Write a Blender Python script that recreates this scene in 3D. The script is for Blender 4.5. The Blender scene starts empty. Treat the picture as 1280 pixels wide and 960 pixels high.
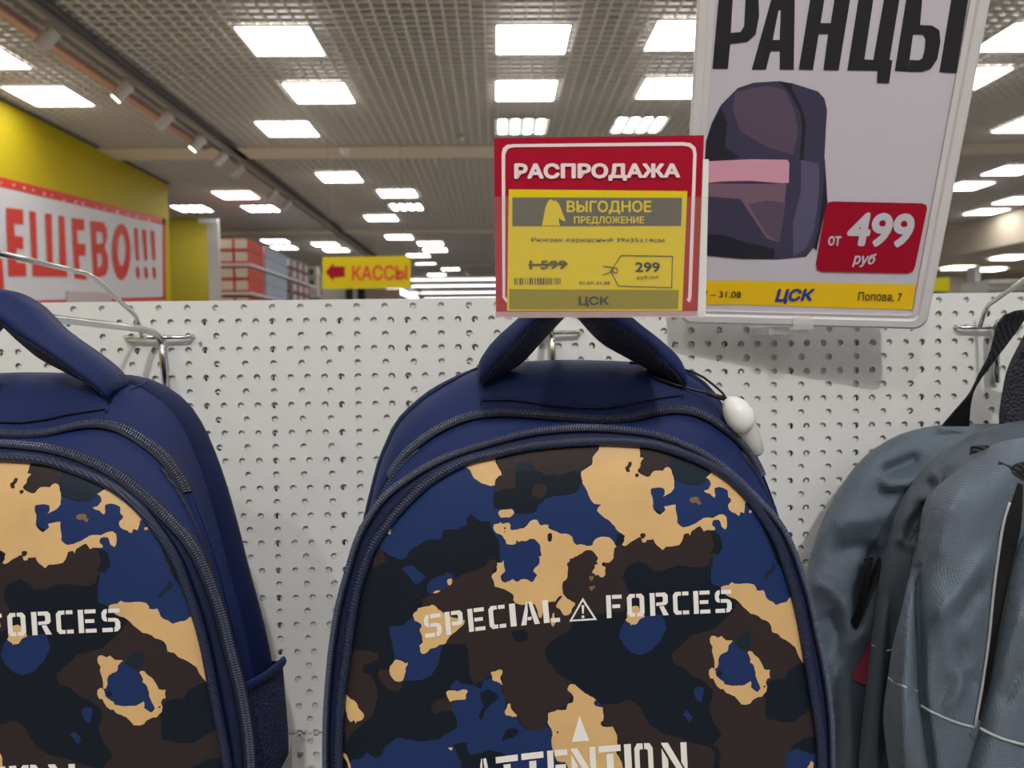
import bpy, bmesh, math, random
import numpy as np
from mathutils import Vector, Matrix
from mathutils.geometry import delaunay_2d_cdt, tessellate_polygon

C = bpy.context.scene.collection
SC = bpy.context.scene
random.seed(4)
EYE = 1.55
F = 960.0
# ------------------------------------------------------------------ camera, world, lights, exposure
TH, RHO, PSI = math.radians(2.56), math.radians(.66), math.radians(1.1)
f0 = np.array([0, math.cos(TH), -math.sin(TH)])
r0 = np.array([1., 0, 0])
u0 = np.array([0, math.sin(TH), math.cos(TH)])
R0 = r0*math.cos(RHO)-u0*math.sin(RHO)
U0 = u0*math.cos(RHO)+r0*math.sin(RHO)
def yawed(v):
    return np.array([v[0]*math.cos(PSI)+v[1]*math.sin(PSI), -v[0]*math.sin(PSI)+v[1]*math.cos(PSI), v[2]])
f0, R0, U0 = yawed(f0), yawed(R0), yawed(U0)
cam = bpy.data.cameras.new('camera')
cam.sensor_width = 36
cam.lens = 27
cam.clip_start = .02
cam.clip_end = 200
cam.dof.use_dof = True
cam.dof.focus_distance = .465
cam.dof.aperture_fstop = 12
co = bpy.data.objects.new('camera', cam)
C.objects.link(co)
mw = Matrix(((R0[0], U0[0], -f0[0], 0), (R0[1], U0[1], -f0[1], 0), (R0[2], U0[2], -f0[2], EYE), (0, 0, 0, 1)))
co.matrix_world = mw
SC.camera = co
world = bpy.data.worlds.new('world')
SC.world = world
world.use_nodes = True
world.node_tree.nodes['Background'].inputs[0].default_value = (.9, .95, 1, 1)
world.node_tree.nodes['Background'].inputs[1].default_value = .3
SC.view_settings.view_transform = 'Standard'
SC.view_settings.look = 'None'
SC.view_settings.gamma = 1
SC.view_settings.use_curve_mapping = False
SC.view_settings.exposure = 0.24
PANEL_EMIT = 8.0
SPOT_POWER = 160

# ------------------------------------------------------------------ helpers
def W(x, y, d):
    """point seen at pixel (x, y) on the vertical plane at distance d"""
    v = f0+(x-640)/F*R0+(480-y)/F*U0
    v = v*(d/v[1])
    return Vector((v[0], v[1], v[2]+EYE))
def ray(x, y):
    v = f0+(x-640)/F*R0+(480-y)/F*U0
    return Vector((v[0], v[1], v[2]))
EYEP = Vector((0, 0, EYE))
def RP(x, y, o, n):
    """where the sight line meets the plane through o with normal n"""
    d = ray(x, y)
    return EYEP+d*((Vector(o)-EYEP).dot(n)/d.dot(n))
def RZ(x, y, z):
    return RP(x, y, Vector((0, 0, z)), Vector((0, 0, 1)))
def hexc(r, g, b, k=1.0):
    def l(c):
        c = c/255.
        return (c/12.92 if c <= .04045 else ((c+.055)/1.055)**2.4)*k
    return (l(r), l(g), l(b), 1)
MATS = {}
def mat(name, col, rough=.6, metal=0, spec=.5, emit=0, ecol=None, bump=None, trans=0, alpha=1, sheen=0, var=None, coat=0):
    m = bpy.data.materials.new(name)
    m.use_nodes = True
    nt = m.node_tree
    p = nt.nodes['Principled BSDF']
    p.inputs['Base Color'].default_value = col
    p.inputs['Roughness'].default_value = rough
    p.inputs['Metallic'].default_value = metal
    p.inputs['Specular IOR Level'].default_value = spec
    p.inputs['Transmission Weight'].default_value = trans
    p.inputs['Alpha'].default_value = alpha
    p.inputs['Sheen Weight'].default_value = sheen
    p.inputs['Coat Weight'].default_value = coat
    if emit:
        p.inputs['Emission Color'].default_value = ecol or col
        p.inputs['Emission Strength'].default_value = emit
    tc = nt.nodes.new('ShaderNodeTexCoord')
    if var:
        nz = nt.nodes.new('ShaderNodeTexNoise')
        nz.inputs['Scale'].default_value = var[0]
        nz.inputs['Detail'].default_value = 4
        nt.links.new(tc.outputs['Object'], nz.inputs['Vector'])
        mx = nt.nodes.new('ShaderNodeMixRGB')
        mx.blend_type = 'MULTIPLY'
        rp = nt.nodes.new('ShaderNodeMapRange')
        rp.inputs['From Min'].default_value = .3
        rp.inputs['From Max'].default_value = .7
        rp.inputs['To Min'].default_value = 1-var[1]
        rp.inputs['To Max'].default_value = 1+var[1]
        nt.links.new(nz.outputs['Fac'], rp.inputs['Value'])
        mx.inputs['Fac'].default_value = 1
        mx.inputs['Color1'].default_value = col
        nt.links.new(rp.outputs['Result'], mx.inputs['Color2'])
        nt.links.new(mx.outputs['Color'], p.inputs['Base Color'])
    if bump:
        kind, scale, strength, dist = bump
        b = nt.nodes.new('ShaderNodeBump')
        b.inputs['Strength'].default_value = strength
        b.inputs['Distance'].default_value = dist
        if kind == 'weave':
            ws = []
            for ax, sc in (('X', scale), ('Z', scale)):
                w = nt.nodes.new('ShaderNodeTexWave')
                w.bands_direction = ax
                w.inputs['Scale'].default_value = sc
                w.inputs['Distortion'].default_value = .6
                w.inputs['Detail'].default_value = 1
                nt.links.new(tc.outputs['Object'], w.inputs['Vector'])
                ws.append(w)
            mt = nt.nodes.new('ShaderNodeMath')
            mt.operation = 'MULTIPLY'
            nt.links.new(ws[0].outputs['Fac'], mt.inputs[0])
            nt.links.new(ws[1].outputs['Fac'], mt.inputs[1])
            nt.links.new(mt.outputs[0], b.inputs['Height'])
        elif kind == 'rib':
            w = nt.nodes.new('ShaderNodeTexWave')
            w.bands_direction = 'DIAGONAL'
            w.inputs['Scale'].default_value = scale
            w.inputs['Distortion'].default_value = .5
            nt.links.new(tc.outputs['Object'], w.inputs['Vector'])
            nt.links.new(w.outputs['Fac'], b.inputs['Height'])
        elif kind == 'cell':
            w = nt.nodes.new('ShaderNodeTexVoronoi')
            w.inputs['Scale'].default_value = scale
            nt.links.new(tc.outputs['Object'], w.inputs['Vector'])
            nt.links.new(w.outputs['Distance'], b.inputs['Height'])
        else:
            w = nt.nodes.new('ShaderNodeTexNoise')
            w.inputs['Scale'].default_value = scale
            w.inputs['Detail'].default_value = 6
            nt.links.new(tc.outputs['Object'], w.inputs['Vector'])
            nt.links.new(w.outputs['Fac'], b.inputs['Height'])
        nt.links.new(b.outputs['Normal'], p.inputs['Normal'])
    MATS[name] = m
    return m
def empty(name, loc, label=None, cat=None, group=None):
    o = bpy.data.objects.new(name, None)
    C.objects.link(o)
    o.location = loc
    o.empty_display_size = .05
    if label:
        tag(o, label, cat, group)
    return o
def tag(o, label, cat, group=None):
    o['label'] = label
    o['category'] = cat
    if group:
        o['group'] = group
    return o
def pos(o):
    v = Vector((0, 0, 0))
    while o:
        v = v+o.location
        o = o.parent
    return v
def mesh(name, verts, faces, mats, parent=None, idx=None, smooth=False, origin=None):
    """verts in world space; parent chain has no rotation while building"""
    base = pos(parent) if parent else (Vector(origin) if origin is not None else Vector((0, 0, 0)))
    me = bpy.data.meshes.new(name)
    me.from_pydata([tuple(Vector(v)-base) for v in verts], [], faces)
    if not isinstance(mats, (list, tuple)):
        mats = [mats]
    for m in mats:
        me.materials.append(m)
    if idx is not None:
        me.polygons.foreach_set('material_index', idx)
    if smooth:
        me.polygons.foreach_set('use_smooth', [True]*len(me.polygons))
    me.update()
    o = bpy.data.objects.new(name, me)
    C.objects.link(o)
    if parent:
        o.parent = parent
    elif origin is not None:
        o.location = base
    return o
class MB:
    def __init__(s):
        s.v, s.f = [], []
    def add(s, vs, fs):
        b = len(s.v)
        s.v += [Vector(v) for v in vs]
        s.f += [tuple(b+i for i in f) for f in fs]
    def box(s, lo, hi):
        x0, y0, z0 = lo
        x1, y1, z1 = hi
        s.add([(x0, y0, z0), (x1, y0, z0), (x1, y1, z0), (x0, y1, z0), (x0, y0, z1), (x1, y0, z1), (x1, y1, z1), (x0, y1, z1)],
              [(0, 3, 2, 1), (4, 5, 6, 7), (0, 1, 5, 4), (1, 2, 6, 5), (2, 3, 7, 6), (3, 0, 4, 7)])
    def slab(s, quad, t):
        """a quad given an extrusion vector"""
        q = [Vector(p) for p in quad]
        s.add(q+[p+Vector(t) for p in q], [(0, 1, 2, 3), (7, 6, 5, 4), (0, 4, 5, 1), (1, 5, 6, 2), (2, 6, 7, 3), (3, 7, 4, 0)])
    def tube(s, pts, r, n=8, closed=False, caps=True, flat=1.0, up=None):
        P = [Vector(p) for p in pts]
        N = len(P)
        rings = []
        prev = None
        for i in range(N):
            a = P[(i-1) % N] if (closed or i > 0) else P[i]
            b = P[(i+1) % N] if (closed or i < N-1) else P[i]
            t = (b-a).normalized()
            if up is not None:
                nrm = Vector(up)-t*Vector(up).dot(t)
            elif prev is None:
                nrm = t.orthogonal()
            else:
                nrm = prev-t*prev.dot(t)
            nrm.normalize()
            prev = nrm
            bn = t.cross(nrm)
            rr = r[i] if isinstance(r, (list, tuple)) else r
            rings.append([P[i]+nrm*math.cos(2*math.pi*k/n)*rr*flat+bn*math.sin(2*math.pi*k/n)*rr for k in range(n)])
        vs = [v for rg in rings for v in rg]
        fs = []
        for i in range(N if closed else N-1):
            j = (i+1) % N
            for k in range(n):
                fs.append((i*n+k, i*n+(k+1) % n, j*n+(k+1) % n, j*n+k))
        if caps and not closed:
            fs.append(tuple(range(n))[::-1])
            fs.append(tuple((N-1)*n+k for k in range(n)))
        s.add(vs, fs)
    def loft(s, rings, close0=False, close1=False):
        n = len(rings[0])
        vs = [v for r_ in rings for v in r_]
        fs = []
        for i in range(len(rings)-1):
            for k in range(n):
                fs.append((i*n+k, i*n+(k+1) % n, (i+1)*n+(k+1) % n, (i+1)*n+k))
        if close0:
            fs.append(tuple(range(n))[::-1])
        if close1:
            fs.append(tuple((len(rings)-1)*n+k for k in range(n)))
        s.add(vs, fs)
    def build(s, name, m, parent=None, smooth=False, origin=None):
        return mesh(name, s.v, s.f, m, parent, None, smooth, origin)
def box_thing(name, lo, hi, m, label, cat, group=None):
    b = MB()
    b.box(lo, hi)
    o = b.build(name, m, None, origin=((lo[0]+hi[0])/2, (lo[1]+hi[1])/2, lo[2]))
    return tag(o, label, cat, group)
def struct(o):
    o['kind'] = 'structure'
    return o
def spline(pts, n, closed=True):
    """Catmull-Rom then even resampling"""
    P = [np.array(p, float) for p in pts]
    N = len(P)
    out = []
    for i in range(N if closed else N-1):
        p0 = P[(i-1) % N] if closed or i > 0 else P[i]
        p1 = P[i]
        p2 = P[(i+1) % N]
        p3 = P[(i+2) % N] if closed or i+2 < N else p2
        for k in range(8):
            t = k/8
            out.append(.5*((2*p1)+(-p0+p2)*t+(2*p0-5*p1+4*p2-p3)*t*t+(-p0+3*p1-3*p2+p3)*t**3))
    if not closed:
        out.append(P[-1])
    A = np.array(out)
    B = np.vstack([A, A[:1]]) if closed else A
    L = np.r_[0, np.cumsum(np.linalg.norm(np.diff(B, axis=0), axis=1))]
    t = np.linspace(0, L[-1], n+1)[:-1] if closed else np.linspace(0, L[-1], n)
    return np.stack([np.interp(t, L, B[:, i]) for i in range(B.shape[1])], 1)
def offset(P, d):
    """push a closed pixel outline outward by d px (outline runs clockwise on screen from the bottom centre)"""
    T = np.roll(P, -1, 0)-np.roll(P, 1, 0)
    T /= np.linalg.norm(T, axis=1)[:, None]+1e-9
    Nn = np.stack([T[:, 1], -T[:, 0]], 1)
    return P+Nn*d
def ringW(P, d):
    if np.isscalar(d):
        d = [d]*len(P)
    return [W(x, y, dd) for (x, y), dd in zip(P, d)]
def edge_dist(pts, poly):
    A = np.asarray(poly, float)
    B = np.roll(A, -1, 0)
    D = B-A
    L2 = (D**2).sum(1)+1e-9
    out = np.empty(len(pts))
    for i, p in enumerate(np.asarray(pts, float)):
        t = np.clip(((p-A)*D).sum(1)/L2, 0, 1)
        q = A+D*t[:, None]
        out[i] = np.sqrt(((q-p)**2).sum(1).min())
    return out
def inside(pts, poly):
    A = np.asarray(poly, float)
    B = np.roll(A, -1, 0)
    P = np.asarray(pts, float)
    r = np.zeros(len(P), bool)
    for (x1, y1), (x2, y2) in zip(A, B):
        if y1 == y2:
            continue
        c = ((y1 > P[:, 1]) != (y2 > P[:, 1])) & (P[:, 0] < (x2-x1)*(P[:, 1]-y1)/(y2-y1)+x1)
        r ^= c
    return r
# ---- flat print: lettering set on a real plane
def font_mesh(text, bold=.0, shear=0, spacing=1.0):
    cu = bpy.data.curves.new('lettering', 'FONT')
    cu.body = text
    cu.offset = 0
    cu.shear = shear
    cu.space_character = spacing
    cu.resolution_u = 4
    ob = bpy.data.objects.new('lettering', cu)
    C.objects.link(ob)
    dg = bpy.context.evaluated_depsgraph_get()
    dg.update()
    me = bpy.data.meshes.new_from_object(ob.evaluated_get(dg))
    vs = [v.co.copy() for v in me.vertices]
    fs = [tuple(p.vertices) for p in me.polygons]
    bpy.data.objects.remove(ob)
    bpy.data.curves.remove(cu)
    bpy.data.meshes.remove(me)
    if bold:
        n0 = len(vs)
        V0, F0 = list(vs), list(fs)
        for k in range(8):
            a = math.pi/4*k
            b_ = len(vs)
            vs += [v+Vector((math.cos(a)*bold*.8, math.sin(a)*bold*.8, 0)) for v in V0]
            fs += [tuple(i+b_ for i in f) for f in F0]
    return vs, fs
def text_quad(name, text, quad, planefn, m, parent, bold=.0, shear=0, spacing=1.0):
    """quad: pixel corners bottom-left, bottom-right, top-right, top-left"""
    vs, fs = font_mesh(text, bold, shear, spacing)
    x0 = min(v.x for v in vs); x1 = max(v.x for v in vs)
    y0 = min(v.y for v in vs); y1 = max(v.y for v in vs)
    out = []
    q = [np.array(p, float) for p in quad]
    n0 = len(vs)//9 if bold else len(vs)
    for i, v in enumerate(vs):
        s = (v.x-x0)/(x1-x0); t = (v.y-y0)/(y1-y0)
        p = (q[0]*(1-s)+q[1]*s)*(1-t)+(q[3]*(1-s)+q[2]*s)*t
        P_ = planefn(p[0], p[1])
        out.append(P_-Vector((0, 1, 0))*(i//n0)*5e-6*max(1, P_.y))
    return mesh(name, out, fs, m, parent)
def poly_on(name, polys, planefn, m, parent, idx=None):
    """flat coloured shapes (pixel outlines) on a real plane"""
    vs, fs, ix = [], [], []
    for k, pl in enumerate(polys):
        tri = tessellate_polygon([[Vector((x, y, 0)) for x, y in pl]])
        b = len(vs)
        vs += [planefn(x, y) for x, y in pl]
        for t in tri:
            a, c, d = [Vector((*pl[i], 0)) for i in t]
            fl = (c-a).cross(d-a).z > 0
            fs.append(tuple(b+i for i in (t[::-1] if fl else t)))
            ix.append(idx[k] if idx else 0)
    return mesh(name, vs, fs, m, parent, ix)
def rrect(x0, y0, x1, y1, r, n=5):
    out = []
    for cx, cy, a in ((x1-r, y0+r, -90), (x1-r, y1-r, 0), (x0+r, y1-r, 90), (x0+r, y0+r, 180)):
        for k in range(n+1):
            t = math.radians(a+90*k/n)
            out.append((cx+r*math.cos(t), cy+r*math.sin(t)))
    return out

# ------------------------------------------------------------------ materials
M_board = mat('white_powder_coat', hexc(220, 220, 219), .45, var=(6, .03))
M_back = mat('grey_powder_coat', hexc(226, 224, 220), .5)
M_dark = mat('hole_dark', hexc(20, 20, 22), .8)  # near-black colour standing in for the darkness behind the panel holes
M_grid = mat('ceiling_grid', hexc(218, 212, 206), .6)
M_plenum = mat('plenum', hexc(104, 100, 98), .9, var=(2, .1))
M_beam = mat('ceiling_beam', hexc(215, 200, 180), .7)
M_floor = mat('floor_tile', hexc(205, 203, 202), .35, var=(3, .05))
M_wall = mat('pale_wall', hexc(214, 208, 196), .8)
M_yellow = mat('yellow_wall', hexc(205, 182, 4), .65, var=(1.5, .05))
M_olive = mat('yellow_column', hexc(200, 180, 50), .6)
M_trackdk = mat('track_slot', hexc(95, 92, 92), .6)
M_rail = mat('rail', hexc(150, 142, 135), .5)
M_railp = mat('copper_rail', hexc(196, 150, 132), .45)
M_spot = mat('spot_grey', hexc(188, 180, 178), .5)
M_panel = mat('lit_diffuser', (1, 1, 1, 1), .5, emit=PANEL_EMIT, ecol=(1, .995, .98, 1))
M_tube = mat('lit_tube', (1, 1, 1, 1), .5, emit=PANEL_EMIT*1.5, ecol=(1, .985, .94, 1))
M_lframe = mat('light_frame', hexc(230, 230, 225), .5)
M_far = mat('far_tube', (1, 1, 1, 1), .5, emit=2.2, ecol=(1, 1, 1, 1))
M_lens = mat('spot_lens', (1, 1, 1, 1), .4, emit=6, ecol=(1, .93, .8, 1))
M_chrome = mat('chrome', hexc(205, 205, 205), .18, metal=1)
M_white = mat('white_plastic', hexc(228, 228, 228), .35)
M_gwhite = mat('grey_plastic', hexc(190, 190, 190), .4)
M_clear = mat('clear_plastic', hexc(235, 235, 238), .12, alpha=.32)
M_milky = mat('milky_sleeve', hexc(215, 205, 190), .18, alpha=.06)
M_crimson = mat('crimson_print', hexc(164, 0, 40), .45, spec=.22)
M_tagyel = mat('yellow_print', hexc(220, 196, 20), .5, spec=.22)
M_tagolive = mat('olive_print', hexc(140, 128, 30), .5, spec=.22)
M_tagdark = mat('charcoal_print', hexc(84, 82, 76), .5)
M_ink = mat('black_print', hexc(24, 22, 32), .5)
M_inkg = mat('grey_ink', hexc(78, 68, 46), .6)
M_pale = mat('pale_print', hexc(236, 214, 218), .4)
M_paper = mat('poster_paper', hexc(204, 199, 210), .5, spec=.22)
M_frame = mat('silver_frame', hexc(214, 210, 214), .35)
M_blueink = mat('blue_print', hexc(32, 60, 150), .5)
M_poyel = mat('poster_yellow', hexc(246, 200, 0), .5)
M_red = mat('red_print', hexc(226, 58, 44), .5)
M_banner = mat('banner_white', hexc(228, 226, 230), .5)
M_navy = mat('navy_nylon', hexc(15, 33, 84), .6, bump=('weave', 260, .35, .0006), spec=.28, var=(30, .08))
M_navyd = mat('dark_navy_nylon', hexc(12, 22, 56), .6, bump=('weave', 300, .3, .0005), spec=.28)
M_strap = mat('strap_navy', hexc(9, 22, 64), .6, bump=('weave', 260, .3, .0005), spec=.22)
M_pipe = mat('navy_piping', hexc(20, 30, 60), .45, bump=('rib', 240, .5, .0006))
M_mesh = mat('air_mesh', hexc(14, 20, 52), .7, bump=('cell', 700, 1, .0015))
M_pocket = mat('pocket_mesh', hexc(17, 28, 76), .7, bump=('cell', 500, 1, .002))
M_tape = mat('zip_tape', hexc(14, 18, 34), .6)
M_teeth = mat('zip_teeth', hexc(92, 98, 122), .35)
M_thread = mat('seam_thread', hexc(14, 20, 50), .7)
M_print = mat('white_lettering', hexc(232, 228, 224), .55)
CAMO = [mat('camo_dark', hexc(10, 21, 34), .6, bump=('noise', 900, .25, .0005), spec=.22),
        mat('camo_blue', hexc(24, 46, 94), .6, bump=('noise', 900, .25, .0005), spec=.22),
        mat('camo_brown', hexc(46, 36, 37), .6, bump=('noise', 900, .25, .0005), spec=.22),
        mat('camo_tan', hexc(210, 172, 118), .5, bump=('noise', 900, .2, .0005), spec=.4, var=(40, .06)),
        mat('camo_teal', hexc(18, 34, 48), .6, bump=('noise', 900, .25, .0005), spec=.22),
        mat('camo_olive', hexc(120, 95, 60), .5, spec=.4)]
M_grey = mat('grey_polyester', hexc(90, 102, 116), .5, bump=('weave', 210, .5, .0008), sheen=.04, spec=.4)
M_greyd = mat('dark_grey_polyester', hexc(72, 81, 92), .52, bump=('weave', 260, .4, .0006), sheen=.04, spec=.4)
M_web = mat('black_webbing', hexc(26, 27, 36), .65, bump=('rib', 170, .8, .001))
M_blackz = mat('black_zip', hexc(12, 12, 15), .5)
M_seam = mat('pale_piping', hexc(165, 170, 175), .5)
M_redtag = mat('red_fabric_tag', hexc(150, 48, 72), .7)
M_reflect = mat('reflective_tape', hexc(170, 172, 176), .35)

# ------------------------------------------------------------------ the hall
CE = EYE+2.43
XL, XR, YB, YF = -4.66, 15.0, -8.0, 48.0
def sbox(name, lo, hi, m):
    b = MB()
    b.box(lo, hi)
    return struct(b.build(name, m))
sbox('floor', (XL-6, YB, -.1), (XR, YF, 0), M_floor)
sbox('ceiling', (XL-6, YB, CE+.16), (XR, YF, CE+.3), M_plenum)
grid = MB()
x = XL-4.0
while x < XR:
    grid.box((x-.007, YB, CE), (x+.007, YF, CE+.026))
    x += .1
y = .5
while y < YF:
    grid.box((XL-4.0, y-.007, CE+.001), (XR, y+.007, CE+.025))
    y += .1
g = grid.build('ceiling_grid', M_grid, bpy.data.objects['ceiling'])
g['kind'] = 'stuff'
sbox('wall_left', (XL-.25, YB, 0), (XL, 11.15, CE), M_yellow)
sbox('wall_left_recess', (XL-6, 14.0, 0), (W(262, 300, 14).x, 14.3, CE), M_olive)
sbox('wall_right', (XR, YB, 0), (XR+.2, YF, CE), M_wall)
sbox('wall_back', (XL-6, YF, 0), (XR, YF+.2, CE), M_wall)
sbox('wall_front', (XL-6, YB-.2, 0), (XR, YB, CE), M_wall)
sbox('trim_1', (XL-6, 9.2, CE-.03), (XR, 9.72, CE-.002), M_beam)
sbox('trim_2', (XL-6, 15.4, CE-.03), (XR, 15.9, CE-.002), M_beam)
sbox('trim_3', (XL-6, 21.6, CE-.03), (XR, 22.1, CE-.002), M_beam)
sbox('trim_4', (XL, .5, CE-.02), (XL+.03, 11.15, CE-.001), M_trackdk)
sbox('bulkhead', (9.4, 4, EYE+1.82), (XR-.001, 40, CE-.004), M_beam)

# ceiling lights: pixel centre, louvred?, label
def ceiling_light(c, louvred, label, small=False, group=None, z=None):
    z = (CE if z is None else z)-.012
    t = empty('louvred_ceiling_light' if louvred else 'ceiling_light', (c[0], c[1], z), label, 'ceiling light', group)
    h = .297
    fr = MB()
    w = .022
    x0, x1, y0, y1 = c[0]-h, c[0]+h, c[1]-h, c[1]+h
    for lo, hi in (((x0, y0), (x1, y0+w)), ((x0, y1-w), (x1, y1)), ((x0, y0+w), (x0+w, y1-w)), ((x1-w, y0+w), (x1, y1-w))):
        fr.box((lo[0], lo[1], z-.004), (hi[0], hi[1], z+.008))
    fr.build('frame', M_lframe, t)
    if louvred:
        pan = MB()
        pan.box((x0+w, y0+w, z+.006), (x1-w, y1-w, z+.01))
        pan.build('reflector', M_lframe, t)
        for k in range(4):
            cx = x0+w+(k+.5)*(2*h-2*w)/4
            tb = MB()
            tb.box((cx-.035, y0+.04, z-.002), (cx+.035, y1-.04, z+.004))
            tb.build('tube_lamp', M_tube, t)
    else:
        d = MB()
        d.box((x0+w, y0+w, z-.001), (x1-w, y1-w, z+.004))
        d.build('diffuser', M_panel, t)
    return t
ROWN = 'square white ceiling light panel '
LIGHTS = [
 (352, 50, 0, 'large bright ceiling light nearest the camera left of centre'),
 (665, 48, 0, 'large bright ceiling light nearest the camera above the sale tag'),
 (858, 43, 0, 'large ceiling light at top partly behind the poster left edge'),
 (1284, 45, 0, 'large ceiling light at top right beside the poster edge'),
 (62, 119, 0, 'bright ceiling light just above the yellow wall'),
 (-30, 68, 0, 'ceiling light whose corner shows at the far left edge above the yellow wall'),
 (400, 115, 0, 'second ceiling light down the row left of centre'),
 (657, 112, 0, 'second ceiling light above the sale tag'),
 (838, 109, 0, 'second ceiling light down beside the poster left edge'),
 (360, 160, 0, 'ceiling light just in front of the long pale ceiling strip, left of centre'),
 (652, 157, 1, 'louvred ceiling light showing four tubes right above the sale tag'),
 (798, 155, 1, 'louvred ceiling light with slanted tubes between sale tag and poster'),
 (1290, 155, 0, 'ceiling light at the right edge with only its pointed tip showing'),
 (1205, 97, 0, 'ceiling light mostly hidden behind the right edge of the poster'),
 (1265, 212, 0, 'ceiling light right of the poster just past the pale ceiling strip'),
 (425, 221, 0, 'nearest ceiling light past the pale ceiling strip, in the middle'),
 (295, 243, 0, 'ceiling light past the strip to the right of the yellow wall corner'),
 (326, 260, 1, 'louvred ceiling light behind its plain neighbour, left of the spotlight track'),
 (240, 260, 1, 'louvred ceiling light touching the corner of the yellow wall'),
 (1208, 232, 0, 'ceiling light touching the poster right edge'),
 (1233, 264, 0, 'ceiling light right of the poster above the bulkhead'),
 (1272, 250, 0, 'ceiling light at the right edge above the bulkhead'),
 (497, 241, 0, 'plain ceiling light right in front of a louvred one in the middle'),
 (508, 258, 1, 'louvred ceiling light in the middle of the far ceiling'),
 (477, 272, 0, 'plain ceiling light just beyond the louvred one in the middle'),
 (344, 301, 1, 'louvred ceiling light over the shelf of boxes, nearer of two'),
 (355, 309, 1, 'louvred ceiling light over the shelf of boxes, farther of two'),
 (407, 305, 0, 'ceiling light above the hanging yellow arrow sign, nearer of two'),
 (420, 312, 0, 'ceiling light above the hanging yellow arrow sign, farther of two'),
 (499, 296, 0, 'far ceiling light above the right end of the arrow sign'),
 (538, 304, 0, 'far ceiling light, nearer of an overlapping pair by the sale tag'),
 (544, 312, 0, 'far ceiling light, farther of an overlapping pair by the sale tag'),
 (523, 319, 0, 'far ceiling light level with the top of the arrow sign'),
 (533, 330, 0, 'far ceiling light just right of the arrow sign'),
 (563, 336, 1, 'far louvred ceiling light near the sale tag lower left corner'),
 (546, 343, 0, 'farthest small ceiling light just above the long tube lamps'),
]
for px, py, lv, lb in LIGHTS:
    p = RZ(px, py, CE)
    ceiling_light((p.x, p.y), lv, lb)
for k, (px, py, lb) in enumerate([(1197, 334, 'bulkhead light nearest the poster edge'), (1262, 321, 'bulkhead light at the right, largest of those under the bulkhead'),
                                 (1237, 336, 'small bulkhead light in the middle over the yellow sign')]):
    p = RZ(px, py, EYE+1.82)
    ceiling_light((p.x, p.y), 0, lb, z=EYE+1.80)
for i, xx in enumerate((-3.6, -1.64, .3, 2.24, 4.18, 7.2)):
    for j, yy in enumerate((4.0, 2.2, .4, -1.4, -3.2, -5.0)):
        ceiling_light((xx, yy), 0, 'square ceiling light panel outside the picture above or behind the camera', group='ceiling lights out of the picture')
# long tube lamps far away
for k, (py, lb) in enumerate([(349.5, 'nearest'), (357.5, 'second'), (366.0, 'third'), (373.0, 'farthest')]):
    a = RZ(512 if k < 3 else 530, py, CE-.05)
    b = MB()
    L = a.y*.30
    b.box((a.x, a.y-.04, CE-.09), (a.x+L, a.y+.04, CE-.04))
    o = b.build('tube_ceiling_lamp', M_far, None, origin=(a.x, a.y, CE-.1))
    tag(o, lb+' of the four long white tube lamps left of the sale tag', 'ceiling lamp')
a = RZ(484, 357, CE-.3); c2 = RZ(520, 373, CE-.3)
b = MB()
b.tube([(a.x, a.y, CE-.3), (c2.x, c2.y, CE-.3)], .11, 8)
tag(b.build('tube_ceiling_lamp', M_far, None, origin=(a.x, a.y, CE-.3)), 'slanting white tube lamp under the arrow sign', 'ceiling lamp')
# track with spotlights
tk = empty('light_track', (-3.12, 10, CE-.05), 'long grey ceiling track that carries the spotlights', 'light track')
b = MB(); b.box((-3.28, .5, CE-.03), (-3.03, 32, CE-.004)); b.build('slot_cover', M_trackdk, tk)
b = MB(); b.box((-3.14, .5, CE-.09), (-3.09, 32, CE-.04)); b.build('rail', M_rail, tk)
b = MB(); b.box((-3.46, .5, CE-.05), (-3.38, 9.2, CE-.004))
tag(b.build('ceiling_pipe', M_railp, None, origin=(-3.42, 5, CE-.05)), 'thin reddish pipe running beside the spotlight track', 'pipe')
ORD = ['nearest', 'second', 'third', 'fourth', 'fifth', 'sixth', 'seventh', 'eighth']
for k, (px, py, on) in enumerate([(52, 38, 0), (148, 107, 1), (201, 143, 0), (243, 170, 1), (272, 184, 0), (293, 201, 0), (337, 228, 0), (355, 238, 0)]):
    c = RP(px, py, (-3.2, 0, 0), Vector((1, 0, 0)))
    t = empty('track_spotlight', (-3.12, c.y, CE-.09), ORD[k]+' grey cylinder spotlight along the ceiling track', 'spotlight')
    top = Vector((-3.12, c.y+.03, CE-.095))
    hd = Vector((-3.13, c.y+.01, CE-.15))
    b = MB(); b.tube([top, hd], .015, 8); b.build('stem', M_rail, t)
    b = MB(); b.box((-3.15, c.y-.07, CE-.118), (-3.08, c.y+.09, CE-.0905)); b.build('driver', M_rail, t)
    d = Vector((-.65, -.15, -.75)).normalized()
    e = hd-d*.03
    b = MB(); b.tube([e, e+d*.17], .05, 14); b.build('head', M_spot, t, smooth=False)
    b = MB(); b.tube([e+d*.171, e+d*.174], .044, 14); b.build('lens', M_lens if on else M_lframe, t)
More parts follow.
